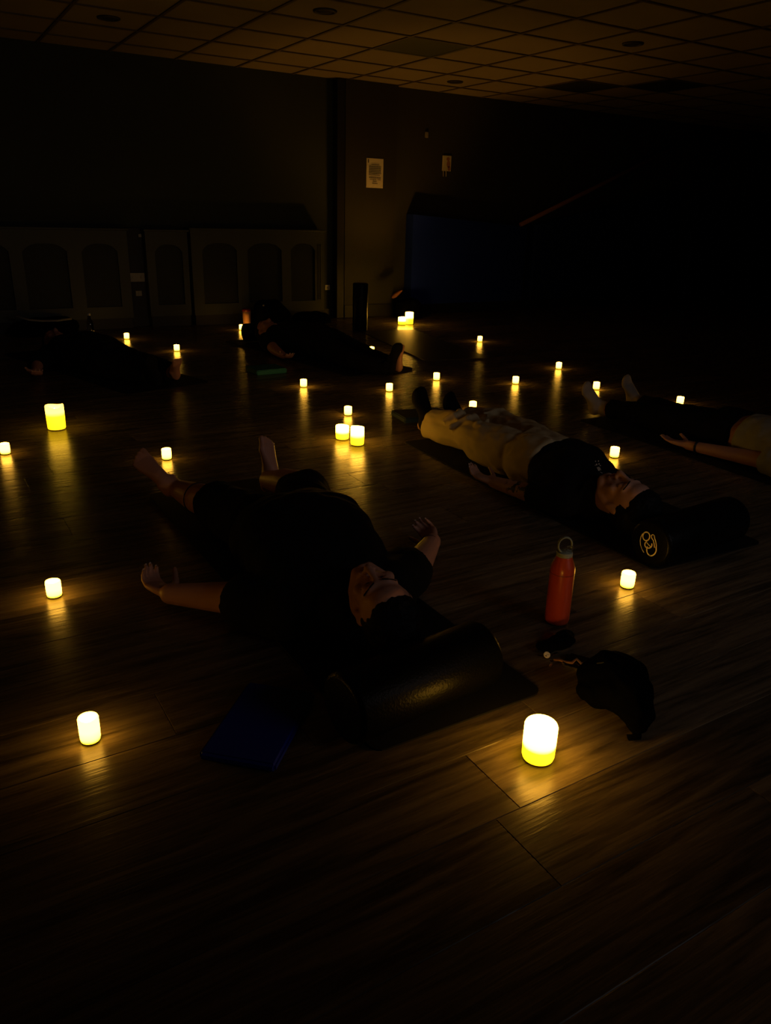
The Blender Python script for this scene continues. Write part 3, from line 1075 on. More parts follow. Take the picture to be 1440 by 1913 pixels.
# phone with bright metal edge, partly under the bag
f0, f1 = at(1049, 1242, 0.006), at(1093, 1254, 0.006)
pd = (f1-f0).normalized()
ps = V((-pd.y, pd.x, 0))
pcn = f0 + pd*0.06 + ps*0.034
pcn.z = 0
ph_ = thing('phone', pcn, 'black phone with a bright metal edge lying on the floor beside the black bag', 'phone')
bm = bmesh.new()
loft(bm, [[pcn+pd*a*0.062+ps*b*0.034+V((0, 0, z)) for a, b in ((-1, -1), (1, -1), (1, 1), (-1, 1))] for z in (0.0005, 0.0075)])
bmesh.ops.bevel(bm, geom=[e for e in bm.edges if abs(e.verts[0].co.z-e.verts[1].co.z) > 0.004], offset=0.009, segments=5, affect='EDGES')
bmesh.ops.bevel(bm, geom=list(bm.edges), offset=0.0018, segments=3, affect='EDGES')
link('metal_frame', bm, MT['steel'], ph_)
bm = bmesh.new()
loft(bm, [[pcn+pd*a*0.061+ps*b*0.033+V((0, 0, z)) for a, b in ((-1, -1), (1, -1), (1, 1), (-1, 1))] for z in (0.0075, 0.0085)])
bmesh.ops.bevel(bm, geom=[e for e in bm.edges if abs(e.verts[0].co.z-e.verts[1].co.z) > 0.0005], offset=0.0085, segments=5, affect='EDGES')
link('screen', bm, MT['glass_screen'], ph_)

# keys: round cream badge, ring, keys, tan strap
kc = at(1021, 1227, 0.003)
keys = thing('key_bunch', (kc.x, kc.y, 0), 'bunch of keys with a round cream badge and tan strap below the orange bottle', 'keys')
bm = bmesh.new()
tn = V((-0.35, -0.55, 0.75)).normalized()
u_, v_ = frame(tn)
kc2 = kc+V((0, 0, 0.006))
loft(bm, [ring(kc2-tn*0.0012, u_*0.0088, v_*0.0088, 28), ring(kc2+tn*0.0008, u_*0.009, v_*0.009, 28), ring(kc2+tn*0.0016, u_*0.0078, v_*0.0078, 28)])
bd_o = link('badge', bm, MT['badge'], keys)
bm = bmesh.new()
for ox, oy, rx, ry in ((0.003, -0.0035, 0.0022, 0.0016), (-0.002, 0.0, 0.0052, 0.0005)):
    lp = [kc2+tn*0.0019+u_*(ox+rx*math.cos(i*PI/6))+v_*(oy+ry*math.sin(i*PI/6)) for i in range(12)]
    loft(bm, [lp, [p-tn*0.0004 for p in lp]])
link('badge_print', bm, MT['ink'], bd_o)
bm = bmesh.new()
kr = at(1031, 1236, 0.004)
tube(bm, [kr+V((0.008*math.cos(t*PI/8), 0.008*math.sin(t*PI/8), 0.001)) for t in range(16)], 0.001, closed=True)
link('key_ring', bm, MT['steel'], keys)
for (ua, va, ub, vb) in ((1032, 1224, 1042, 1219), (1030, 1240, 1027, 1246)):
    a, b = at(ua, va, 0.004), at(ub, vb, 0.004)
    bm = bmesh.new()
    tube(bm, [a, a.lerp(b, 0.5), b], 0.0035, n=8, flat=((0, 0, 1), 0.001))
    link('key', bm, MT['steel'], keys)
bm = bmesh.new()
tube(bm, [at(*q) for q in ((1034, 1232, .005), (1046, 1233, .006), (1058, 1237, .008), (1068, 1238, .010), (1077, 1231, .014), (1086, 1240, .012), (1094, 1238, .010))], 0.0055, n=10, flat=((0, 0, 1), 0.002))
link('strap', bm, MT['leather'], keys, True)

# ------------------------------------------------------------------ BACK-OF-ROOM BELONGINGS
tp = at(460, 612)
tp = on_y(461, 600, 7.60)
tp.z = 0
tum = thing('tumbler', tp, 'orange tumbler with maroon lid standing at the back behind a small candle', 'tumbler')
tz = tp
bm = bmesh.new(); lathe(bm, tz, [(0, 0.001), (0.034, 0.001), (0.038, 0.008), (0.042, 0.165), (0, 0.165)], 32); link('cup', bm, MT['amber'], tum, True)
bm = bmesh.new(); lathe(bm, tz, [(0, 0.164), (0.0435, 0.164), (0.0435, 0.182), (0.034, 0.192), (0, 0.194)], 32); link('lid', bm, MT['maroon'], tum, True)


def soft_bag(c, hx, hy, h, label, name, seed, cat='bag'):
    c = V(c)
    bm = bmesh.new()
    rings = []
    for z, k in ((0.002, 0.88), (0.12, 1.0), (0.5, 0.98), (0.8, 0.85), (0.95, 0.6), (1.0, 0.3)):
        rings.append(ring(c+V((0.02*math.sin(seed+z*3), 0, z*h)), V((hx*k, 0, 0)), V((0, hy*k, 0)), 28, 2.8))
    loft(bm, rings)
    b2 = fuse(bm, 0.012, 2, 0.001, rumple=[(0.025, 7, (1, 1, 1)), (0.008, 20, (1, 1, 1))])
    root = thing(name, (c.x, c.y, 0), label, cat)
    link('bag_body', b2, MT['bag'], root, True)
    return root


pk = soft_bag((3.22, 7.62, 0), 0.19, 0.13, 0.26, 'black backpack slumped on the floor right of the orange tumbler', 'backpack', 1, 'backpack')
bm = bmesh.new(); tube(bm, [V((3.16, 7.55, 0.235)), V((3.17, 7.54, 0.262)), V((3.21, 7.54, 0.272)), V((3.25, 7.54, 0.262)), V((3.26, 7.55, 0.235))], 0.008); link('grab_handle', bm, MT['bag'], pk, True)
bm = bmesh.new(); sphere(bm, (3.09, 7.51, 0.225), (0.010, 0.006, 0.008)); link('buckle', bm, MT['grey_plastic'], pk, True)
soft_bag((3.72, 7.68, 0), 0.20, 0.11, 0.12, 'low black holdall on the floor in front of the wide radiator cover', 'holdall', 2)
cb = soft_bag((4.98, 7.70, 0), 0.16, 0.12, 0.22, 'black bag slumped beside the pale pillar with a rust-coloured cloth on top', 'tote_bag', 3)
p0 = on_y(741, 549, 7.62)
bm = bmesh.new()
dx = V((0.85, 0, 0.5)).normalized()
uu, vv_ = V((0, 1, 0)), dx.cross(V((0, 1, 0)))
loft(bm, [ring(p0+dx*s, uu*0.03*k, vv_*0.026*k, 14) for s, k in ((-0.075, 0.3), (-0.06, 0.8), (-0.02, 1.0), (0.03, 0.85), (0.07, 0.5), (0.085, 0.15))])
tag(link('cloth_roll', bm, MT['rust'], smooth=True, base=(p0.x, p0.y, p0.z)), 'rust-coloured rolled cloth on the black bag beside the pale pillar', 'cloth')

# clear bottle at far left with its strap-like blanket edge
cbp = V((1.40, 7.30, 0))
q = at(171, 637)
cbp = V((q.x, q.y, 0))
clr = thing('plastic_bottle', cbp, 'clear plastic drink bottle standing by the far-left sleeper\'s belongings', 'bottle')
bm = bmesh.new(); lathe(bm, cbp, [(0, 0.001), (0.027, 0.001), (0.032, 0.010), (0.031, 0.05), (0.0325, 0.09), (0.031, 0.14), (0.024, 0.175), (0.012, 0.205), (0.012, 0.222), (0, 0.222)], 28); link('bottle_body', bm, MT['clear'], clr, True)
bm = bmesh.new(); lathe(bm, cbp, [(0, 0.221), (0.0145, 0.221), (0.0145, 0.239), (0, 0.240)], 20); link('cap', bm, MT['white_plastic'], clr, True)
bm = bmesh.new(); lathe(bm, cbp, [(0.0329, 0.055), (0.0332, 0.058), (0.0333, 0.085), (0.0329, 0.088)], 28); link('label_band', bm, MT['paper'], clr, True)
bq = at(140, 625)
bl_ = soft_bag((bq.x-0.22, bq.y+0.10, 0), 0.30, 0.16, 0.15, 'heap of dark cloth with a grey edge behind the far-left sleeper\'s head', 'blanket', 5, 'blanket')
bm = bmesh.new()
pts = [V((bq.x-0.48, bq.y-0.02, 0.19)), V((bq.x-0.38, bq.y-0.05, 0.155)), V((bq.x-0.28, bq.y-0.07, 0.145)), V((bq.x-0.15, bq.y-0.07, 0.142)), V((bq.x-0.02, bq.y-0.05, 0.15))]
tube(bm, pts, 0.012, n=10, flat=((0, -0.6, 0.8), 0.004))
link('hem', bm, MT['grey_plastic'], bl_, True)
# ==PEOPLE==

# ------------------------------------------------------------------ PEOPLE
def basis(X, Y):
    Y = V(Y).normalized()
    X = V(X)
    X = (X - Y*X.dot(Y)).normalized()
    Z = X.cross(Y)
    return Matrix((X, Y, Z)).transposed()


def add_head(bm, c, B, s=1.0):
    """chin towards -Y, crown towards +Y, face towards +Z of the basis B"""
    c = V(c)

    def P(x, y, z):
        return c + B @ (V((x, y, z))*s)

    def S(x, y, z, rx, ry=None, rz=None, u=20, v=14):
        ry = ry or rx
        rz = rz or rx
        sphere(bm, P(x, y, z), (rx*s, ry*s, rz*s), B, u, v)

    def Lm(pts, r):
        limb(bm, [P(*p) for p in pts], [k*s for k in r], n=12)
    S(0, 0.028, -0.012, 0.073, 0.090, 0.092, 32, 22)
    S(0, -0.030, 0.022, 0.060, 0.082, 0.056, 32, 22)
    for sx in (1, -1):
        Lm([(sx*0.055, -0.045, -0.005), (sx*0.046, -0.080, 0.020), (sx*0.018, -0.104, 0.058)], (0.019, 0.020, 0.018))
        S(sx*0.040, -0.030, 0.052, 0.023, 0.020, 0.018)                   # cheek
        S(sx*0.030, -0.004, 0.0675, 0.0145, 0.0105, 0.0125)               # closed lid
        Lm([(sx*0.046, 0.016, 0.060), (sx*0.028, 0.021, 0.0765), (sx*0.010, 0.017, 0.080)], (0.009, 0.010, 0.009))
        S(sx*0.0135, -0.0435, 0.089, 0.0088, 0.008, 0.008)                # nostril wing
        S(sx*0.073, -0.010, -0.012, 0.008, 0.030, 0.018)                  # ear
        S(sx*0.078, 0.004, -0.018, 0.007, 0.018, 0.012)
        S(sx*0.012, -0.0665, 0.0785, 0.013, 0.0055, 0.0065)               # upper lip
    S(0, -0.0770, 0.0765, 0.0190, 0.0062, 0.0075)                         # lower lip
    S(0, -0.072, 0.062, 0.030, 0.020, 0.016)                              # muzzle
    S(0, -0.102, 0.064, 0.020, 0.015, 0.015)                              # chin
    Lm([(0, 0.016, 0.080), (0, -0.012, 0.091), (0, -0.035, 0.102)], (0.0085, 0.0095, 0.0115))
    S(0, -0.041, 0.102, 0.0120, 0.0105, 0.0105)
    S(0, 0.050, 0.045, 0.052, 0.040, 0.036)                               # forehead
    return P


def add_hand(bm, wrist, d, n, th, L=0.18, curl=0.35, spread=0.10, thumb_up=0.35):
    w = V(wrist)
    d = V(d).normalized()
    n = (V(n) - d*V(n).dot(d)).normalized()
    t = V(th)
    t = (t - d*t.dot(d) - n*t.dot(n)).normalized()
    k = L/0.18
    pl = 0.094*k
    rings = [ring(w+d*x*k+n*o*k, t*a*k, n*b*k, 20, 2.6) for x, a, b, o in
             ((-0.012, 0.025, 0.018, 0), (0.012, 0.028, 0.0175, 0), (0.045, 0.037, 0.016, 0.001), (0.080, 0.0405, 0.013, 0.002), (0.098, 0.038, 0.010, 0.003))]
    loft(bm, rings)
    sphere(bm, w+d*0.035*k+t*0.022*k+n*0.008*k, (0.016*k,)*3)
    tips = []
    for off, fl, a0, ra in ((0.030, 0.072, 0.9, 0.0090), (0.0105, 0.080, 1.0, 0.0092), (-0.0095, 0.074, 1.1, 0.0088), (-0.0285, 0.058, 1.25, 0.0078)):
        p = w+d*(pl-abs(off)*0.18*k)+t*off*k+n*0.002*k
        dv = (d+t*spread*off/0.03).normalized()
        pts = [p-d*0.012*k, p]
        ang = 0.0
        for seg, bend in ((0.45, 0.6), (0.31, 1.0), (0.24, 0.7)):
            ang += curl*bend*a0
            pts.append(pts[-1]+(dv*math.cos(ang)+n*math.sin(ang))*fl*seg*k)
        limb(bm, pts, [ra*k*1.05, ra*k*1.05, ra*k*0.98, ra*k*0.90, ra*k*0.78], n=12)
        dl = (dv*math.cos(ang)+n*math.sin(ang))
        tips.append((pts[-1], dl, (n*math.cos(ang)-dv*math.sin(ang)), ra*k*0.78))
    b0 = w+d*0.022*k+t*0.024*k+n*0.005*k
    td = (d*0.62+t*0.75+n*thumb_up).normalized()
    td2 = (d*0.85+t*0.35+n*(thumb_up+0.12)).normalized()
    p1 = b0+td*0.036*k
    p2 = p1+td2*0.032*k
    p3 = p2+td2*0.024*k
    limb(bm, [b0, p1, p2, p3], [0.0150*k, 0.0118*k, 0.0102*k, 0.0086*k], n=12)
    tips.append((p3, td2, n, 0.0086*k))
    return tips


def add_foot(bm, heel, t, s, med, ankle, L=0.235, ra=0.036, toes=True, k=1.0):
    """heel = point of the heel pad; t = towards the toes; s = way the sole faces; med = big-toe side"""
    h = V(heel)
    t = V(t).normalized()
    s = (V(s) - t*V(s).dot(t)).normalized()
    L = L*0.90
    m = t.cross(s)
    if m.dot(V(med)) < 0:
        m = -m
    rings = []
    for x, a, b, o in ((-0.12, 0.012, 0.014, 0.030), (-0.06, 0.024, 0.030, 0.034), (0.04, 0.029, 0.040, 0.040), (0.22, 0.030, 0.042, 0.046), (0.42, 0.031, 0.034, 0.040),
                       (0.58, 0.036, 0.025, 0.029), (0.72, 0.041, 0.018, 0.019), (0.80, 0.041, 0.014, 0.014)):
        rings.append(ring(h+t*L*x*1.0-s*o*k, m*a*k, s*b*k, 22, 2.2))
    loft(bm, rings)
    limb(bm, [V(ankle), h-s*0.050*k+t*0.035*k, h-s*0.035*k+t*0.01], [ra*k, 0.038*k, 0.034*k], n=16)
    for sx in (1, -1):
        sphere(bm, V(ankle)*0.35+(h-s*0.055*k+t*0.06*k)*0.65+m*sx*0.030*k, 0.013*k)
    if toes:
        for off, e, r in ((0.030, 1.0, 0.0125), (0.0105, 0.99, 0.0092), (-0.006, 0.955, 0.0086), (-0.021, 0.915, 0.0082), (-0.035, 0.865, 0.0078)):
            a = h+t*L*(0.70 if off > -0.02 else 0.66)+m*off*k*0.92-s*0.014*k
            b = h+t*(L*e-r*k)+m*off*k-s*0.012*k
            mid = a.lerp(b, 0.62)-s*0.005*k
            limb(bm, [a, mid, b], [r*k*1.02, r*k*0.95, r*k], n=10)
    else:
        rings = []
        for x, a, b in ((0.70, 0.042, 0.021), (0.85, 0.041, 0.018), (0.95, 0.033, 0.014), (1.0, 0.018, 0.008)):
            rings.append(ring(h+t*L*x-s*0.017*k, m*a*k, s*b*k, 22, 2.2))
        loft(bm, rings)


def torso_loft(bm, st, lat, grow=0.0, sq=2.3, zmin=None):
    rings = []
    for c, hw, ht in st:
        rings.append(ring(V(c), V(lat).normalized()*(hw+grow), V((0, 0, 1))*(ht+grow*0.8), 32, sq))
    loft(bm, rings)


def part_limb(pts, rad, frac):
    """first part of a limb up to a share of its length"""
    pts = [V(p) for p in pts]
    tot = sum((b-a).length for a, b in zip(pts, pts[1:]))
    left = tot*frac
    op, orad = [pts[0]], [rad[0]]
    for i in range(len(pts)-1):
        l = (pts[i+1]-pts[i]).length
        if left >= l:
            op.append(pts[i+1]); orad.append(rad[i+1])
            left -= l
        else:
            if left > 0.005:
                f = left/l
                op.append(pts[i].lerp(pts[i+1], f)); orad.append(rad[i]+(rad[i+1]-rad[i])*f)
            break
    return op, orad


def figure(S):
    base = V((*S['base'], 0))
    root = thing('person', base, S['label'], 'person')
    lat = V(S['lat'])
    fl = S.get('floor', MTK+0.0008)
    vx = S['voxel']
    B = basis(*S['head'][1:3])
    hs = S.get('head_scale', 1.0)
    bm = bmesh.new()
    P = add_head(bm, S['head'][0], B, hs)
    nb = V(S['neck'])
    limb(bm, [P(0, -0.045, -0.022), P(0, -0.085, -0.020).lerp(nb, 0.45), nb], [0.052*S.get('neck_r', 1), 0.054*S.get('neck_r', 1), 0.066*S.get('neck_r', 1)])
    torso_loft(bm, S['torso'], lat)
    tips = []
    for a in S['arms']:
        limb(bm, a['pts'], a['rad'])
        tips.append(add_hand(bm, a['pts'][-1], a['d'], a['n'], a['th'], a.get('L', 0.18), a.get('curl', 0.35), a.get('spread', 0.1), a.get('tu', 0.35)))
    for l in S['legs']:
        limb(bm, l['pts'], l['rad'])
        if not l.get('shoe'):
            add_foot(bm, l['heel'], l['t'], l['s'], l['med'], l['pts'][-1], l.get('L', 0.235), l['rad'][-1], toes=not l.get('sock'), k=l.get('k', 1.0))
        else:
            sphere(bm, l['heel'], 0.03)
    body = fuse(bm, vx, S.get('smooth', 4), fl)
    bo = link('body', body, S['skin'], root, True)
    # hair: cap of the skull leaving the face free
    bm = bmesh.new()
    for x, y, z, rx, ry, rz in S.get('hair', [(0, 0.040, -0.032, 0.081, 0.094, 0.086), (0, 0.078, -0.01, 0.070, 0.05, 0.074)]):
        sphere(bm, P(x, y, z), (rx*hs, ry*hs, rz*hs), B, 36, 24)
    hb = fuse(bm, 0.005, 2, fl, rumple=[(0.006, 40, (1, 1, 1)), (0.003, 110, (1, 1, 1))])
    link('hair', hb, S.get('hair_mat', MT['hair']), root, True)
    for sx in (1, -1):
        bm = bmesh.new()
        tube(bm, [P(sx*(0.017+0.0055*i), -0.0075-0.0040*math.sin(PI*i/5), 0.0775-0.0005*i-0.0007*i*i*0.5) for i in range(6)], 0.0010)
        link('eyelash', bm, MT['hair'], root)
        bm = bmesh.new()
        tube(bm, [P(sx*(0.012+0.0075*i), 0.0205+0.0045*math.sin(PI*i/5*0.8), 0.0895-0.0014*i-0.0006*i*i) for i in range(6)], 0.0026, flat=(B @ V((0, 0, 1)), 0.0015))
        link('eyebrow', bm, MT['hair'], root)
    bm = bmesh.new()
    tube(bm, [P(-0.020+0.008*i, -0.0718+0.0008*math.sin(PI*i/5), 0.0800+0.0055*math.sin(PI*i/5)) for i in range(6)], 0.0022)
    link('lips', bm, MT['lip'], root)
    # nails
    for tp in tips:
        for p, d, n, r in tp:
            # nail sits on the back of the finger end
            bm = bmesh.new()
            u = d.cross(n).normalized()
            sphere(bm, p-n*r*0.72+d*r*0.35, (r*0.72, r*1.05, r*0.34), Matrix((u, d, n)).transposed(), 10, 8)
            link('fingernail', bm, MT['nail'], root, True)
    # shirt
    if 'shirt' in S:
        q = S['shirt']
        bm = bmesh.new()
        st = S['torso'][q['from']:]
        if 'hem' in q:
            st = [q['hem']] + st
        e_ = V(st[-1][0])
        st = st + [(e_+(P(0, -0.085, -0.02)-e_).normalized()*0.030, st[-1][1], st[-1][2])]
        torso_loft(bm, st, lat, q['grow'])
        limb(bm, [S['torso'][-1][0], nb, nb.lerp(P(0, -0.085, -0.02), q.get('collar', 0.12))], [S['torso'][-1][2]+q['grow'], 0.080*S.get('neck_r', 1), 0.072*S.get('neck_r', 1)], (False, False))
        for a in S['arms']:
            op, orad = part_limb(a['pts'], a['rad'], a.get('sl', q['sleeve']))
            g = q['sgrow']
            limb(bm, op, [r+g for r in orad], (True, False))
        sm = fuse(bm, q.get('vx', 0.008), 5, fl, rumple=q.get('rumple', [(0.012, 9, (1, 1, 1)), (0.004, 24, (1, 1, 1))]))
        S['shirt_o'] = link('shirt', sm, q['mat'], root, True)
    if 'pants' in S:
        q = S['pants']
        bm = bmesh.new()
        torso_loft(bm, S['torso'][:q['to']], lat, q['grow'])
        for l in S['legs']:
            op, orad = part_limb(l['pts'], l['rad'], l.get('cut', q['len']))
            n_ = len(op)
            limb(bm, op, [r+q['lgrow'][0]+(q['lgrow'][1]-q['lgrow'][0])*i/max(1, n_-1) for i, r in enumerate(orad)], (True, False))
        for pts, r in q.get('folds', []):
            limb(bm, pts, [r*0.6]+[r]*(len(pts)-2)+[r*0.6], n=10)
        pm = fuse(bm, q.get('vx', 0.008), 4, fl, rumple=q.get('rumple', [(0.010, 10, (1, 1, 1)), (0.004, 26, (1, 1, 1))]))
        S['pants_o'] = link(q['name'], pm, q['mat'], root, True)
    for l in S['legs']:
        if l.get('sock') or l.get('shoe'):
            bm = bmesh.new()
            kk = l.get('k', 1.0)*(1.10 if l.get('sock') else 1.22)
            h2 = V(l['heel'])+V(l['s']).normalized()*0.004
            add_foot(bm, h2, l['t'], l['s'], l['med'], l['pts'][-1], l.get('L', 0.235)*(1.03 if l.get('sock') else 1.10), l['rad'][-1]*1.0, toes=False, k=kk)
            d = (V(l['pts'][-2])-V(l['pts'][-1])).normalized()
            limb(bm, [l['pts'][-1], V(l['pts'][-1])+d*(0.075 if l.get('sock') else 0.04)], [l['rad'][-1]*1.12+0.003]*2, (True, False))
            sm = fuse(bm, 0.006, 4, fl)
            link('sock' if l.get('sock') else 'shoe', sm, l['fmat'], root, True)
    return root, bo, P, tips


def band(root, name, p, d, r, w, m):
    u, v = frame(d)
    bm = bmesh.new()
    rr = r if hasattr(r, '__len__') else (r, r)
    tube(bm, [V(p)+u*rr[0]*math.cos(t*PI/14)+v*rr[1]*math.sin(t*PI/14) for t in range(28)], w, n=8, closed=True)
    return link(name, bm, m, root, True)


# --- the nearest sleeper: black T-shirt and shorts, barefoot
ARM = (0.056, 0.047, 0.030)
p1 = dict(
    base=(0.94, 2.05), label='barefoot person in black T-shirt and shorts lying nearest the camera, arms spread', voxel=0.0042, skin=MT['skin'], lat=(1, 0.04, 0),
    head_scale=0.94, head=((0.918, 1.497, 0.172), (-0.96, 0.10, -0.30), (-0.12, -0.98, -0.03)), neck=(0.905, 1.655, 0.110), neck_r=1.08,
    hair=[(0, 0.042, -0.032, 0.081, 0.090, 0.086), (0.0, 0.078, -0.008, 0.070, 0.046, 0.074)],
    torso=[((0.985, 2.29, 0.105), 0.165, 0.10), ((0.98, 2.21, 0.120), 0.200, 0.115), ((0.965, 2.08, 0.138), 0.215, 0.133), ((0.945, 1.95, 0.133), 0.205, 0.128),
           ((0.925, 1.84, 0.122), 0.195, 0.117), ((0.912, 1.74, 0.105), 0.180, 0.098), ((0.905, 1.68, 0.100), 0.12, 0.085)],
    arms=[dict(pts=[(0.755, 1.735, 0.085), (0.650, 1.92, 0.062), (0.522, 2.050, 0.046)], rad=ARM, d=(-0.30, 0.95, -0.02), n=(0.25, 0.15, 1), th=(1, 0.3, 0), L=0.165, curl=0.62, spread=0.07, tu=0.55),
          dict(pts=[(1.075, 1.715, 0.085), (1.275, 1.865, 0.060), (1.435, 2.020, 0.044)], rad=ARM, sl=0.37, d=(0.42, 0.90, 0.0), n=(-0.70, 0.25, 0.75), th=(-0.8, 0.4, 0.4), L=0.155, curl=0.70, spread=0.06, tu=0.3)],
    legs=[dict(pts=[(0.895, 2.29, 0.105), (0.855, 2.58, 0.090), (0.825, 2.73, 0.078), (0.80, 2.895, 0.066)], rad=(0.098, 0.066, 0.058, 0.037), heel=(0.788, 2.945, 0.035), t=(-0.42, 0.45, 0.60), s=(-0.15, 1, -0.1), med=(1, 0, 0)),
          dict(pts=[(1.080, 2.29, 0.105), (1.185, 2.56, 0.115), (1.175, 2.68, 0.098), (1.155, 2.815, 0.072)], rad=(0.098, 0.066, 0.058, 0.037), cut=0.40, heel=(1.150, 2.868, 0.035), t=(0.14, 0.12, 0.98), s=(-0.35, 0.93, 0), med=(-1, 0, 0))],
    shirt=dict([('from', 1), ('grow', 0.016), ('sleeve', 0.46), ('collar', 0.55), ('sgrow', 0.030), ('mat', MT['black_cloth'])]),
    pants=dict(name='shorts', to=2, grow=0.010, len=0.50, lgrow=(0.012, 0.030), mat=MT['black_cloth']))
r1, b1, P1, tips1 = figure(p1)
band(r1, 'anklet', (0.827, 2.715, 0.079), (-0.03, 0.15, -0.01), 0.0605, 0.0022, MT['band'])
band(r1, 'wrist_thread', (1.412, 2.002, 0.046), (0.15, 0.15, -0.016), 0.0325, 0.0018, MT['thread'])

# --- khaki trousers, black T-shirt, black shoes
m_tat, tat_d = tattoo_skin()
tat_d.inputs[1].default_value = (2.055-2.25, 2.265-2.4, 0.085)
p2 = dict(
    base=(2.25, 2.4), label='person with dark hair in khaki trousers, black T-shirt and black shoes lying on their back', voxel=0.006, skin=m_tat, lat=(1, 0.10, 0),
    head=((2.190, 1.845, 0.128), (-0.97, -0.05, -0.12), (0.06, -1, -0.02)), neck=(2.215, 2.005, 0.10),
    hair=[(0, 0.044, -0.036, 0.083, 0.096, 0.088), (0.0, 0.084, -0.008, 0.074, 0.056, 0.078)],
    torso=[((2.345, 2.57, 0.10), 0.150, 0.095), ((2.335, 2.50, 0.105), 0.165, 0.10), ((2.305, 2.35, 0.108), 0.155, 0.10), ((2.27, 2.19, 0.115), 0.165, 0.108), ((2.245, 2.09, 0.102), 0.165, 0.092), ((2.23, 2.03, 0.10), 0.105, 0.08)],
    arms=[dict(pts=[(2.085, 2.055, 0.080), (2.065, 2.25, 0.052), (2.045, 2.445, 0.040)], rad=(0.046, 0.039, 0.026), d=(-0.22, 0.97, 0.04), n=(0.15, 0, 1), th=(1, 0, 0.2), L=0.165, curl=0.45),
          dict(pts=[(2.39, 2.08, 0.080), (2.52, 2.29, 0.052), (2.56, 2.50, 0.040)], rad=(0.046, 0.039, 0.026), d=(0.2, 0.97, 0.04), n=(-0.15, 0, 1), th=(-1, 0, 0.2), L=0.165, curl=0.45)],
    legs=[dict(pts=[(2.265, 2.60, 0.095), (2.300, 2.98, 0.095), (2.290, 3.335, 0.066)], rad=(0.085, 0.060, 0.038), heel=(2.300, 3.385, 0.040), t=(-0.32, -0.16, 0.92), s=(-0.1, 1, 0.05), med=(1, 0, 0), shoe=True, L=0.245, fmat=MT['black_cloth']),
          dict(pts=[(2.425, 2.60, 0.095), (2.530, 2.97, 0.095), (2.495, 3.325, 0.066)], rad=(0.085, 0.060, 0.038), heel=(2.495, 3.375, 0.040), t=(-0.52, -0.35, 0.78), s=(-0.25, 0.97, 0.05), med=(-1, 0, 0), shoe=True, L=0.245, fmat=MT['black_cloth'])],
    shirt={'from': 2, 'grow': 0.018, 'sleeve': 0.42, 'sgrow': 0.022, 'mat': MT['black_cloth']},
    pants=dict(name='trousers', to=3, grow=0.022, len=0.92, lgrow=(0.024, 0.036), mat=MT['khaki'], vx=0.006,
               folds=[([(2.215, 3.08, 0.145), (2.26, 3.04, 0.178), (2.32, 3.06, 0.178)], 0.022), ([(2.205, 3.00, 0.13), (2.27, 2.96, 0.182), (2.35, 2.99, 0.172)], 0.024),
                      ([(2.21, 2.88, 0.11), (2.25, 2.84, 0.172), (2.34, 2.88, 0.182)], 0.022), ([(2.19, 2.75, 0.08), (2.21, 2.71, 0.150), (2.30, 2.74, 0.190)], 0.018),
                      ([(2.45, 3.05, 0.17), (2.53, 3.01, 0.185), (2.60, 3.05, 0.14)], 0.020)],
               rumple=[(0.020, 8, (1.5, 0.6, 1)), (0.010, 20, (1.6, 0.7, 1))]))
r2, b2_, P2, tips2 = figure(p2)
# pocket slit
pk_c = at(945, 872, 0.15)


def decal(root, target, name, shapes, m, lift=0.0018):
    """small printed shapes laid on a cloth surface; shapes = outlines in photo pixels, dropped on the cloth and baked there"""
    me = target.data
    off = parent_world(target)
    bv = BVHTree.FromPolygons([v.co+off for v in me.vertices], [p.vertices[:] for p in me.polygons])
    o = V((0, 0, CAM_H))

    def drop(q):
        h = bv.ray_cast(o, ray(*q).normalized())
        return h[0]+h[1]*lift if h[0] is not None else None
    bm = bmesh.new()
    for sh in shapes:
        pts = [drop(q) for q in sh]
        c0 = drop((sum(q[0] for q in sh)/len(sh), sum(q[1] for q in sh)/len(sh)))
        if c0 is None or any(q is None for q in pts):
            continue
        c = bm.verts.new(c0)
        vs = [bm.verts.new(q) for q in pts]
        for i in range(len(vs)):
            bm.faces.new((c, vs[i], vs[(i+1) % len(vs)]))
    return link(name, bm, m, root)


def blob(cx, cy, rx, ry, a=0.0, n=12):
    return [(cx+rx*math.cos(t*2*PI/n)*math.cos(a)-ry*math.sin(t*2*PI/n)*math.sin(a), cy+rx*math.cos(t*2*PI/n)*math.sin(a)+ry*math.sin(t*2*PI/n)*math.cos(a)) for t in range(n)]


shp = [[(1114, 874), (1118, 872.5), (1121, 875), (1123, 879), (1125, 884.5), (1121, 883), (1117, 879.5)]]
for u, v, s in ((1112, 862.5, 1.0), (1117.5, 862, 1.1), (1114, 868.5, 1.5), (1118.5, 867.5, 1.3), (1121, 870.5, 1.0), (1111.5, 870, 0.8)):
    shp.append(blob(u, v, s, s*1.2))
dec = decal(r2, p2['shirt_o'], 'chest_print', shp, MT['ivory'])

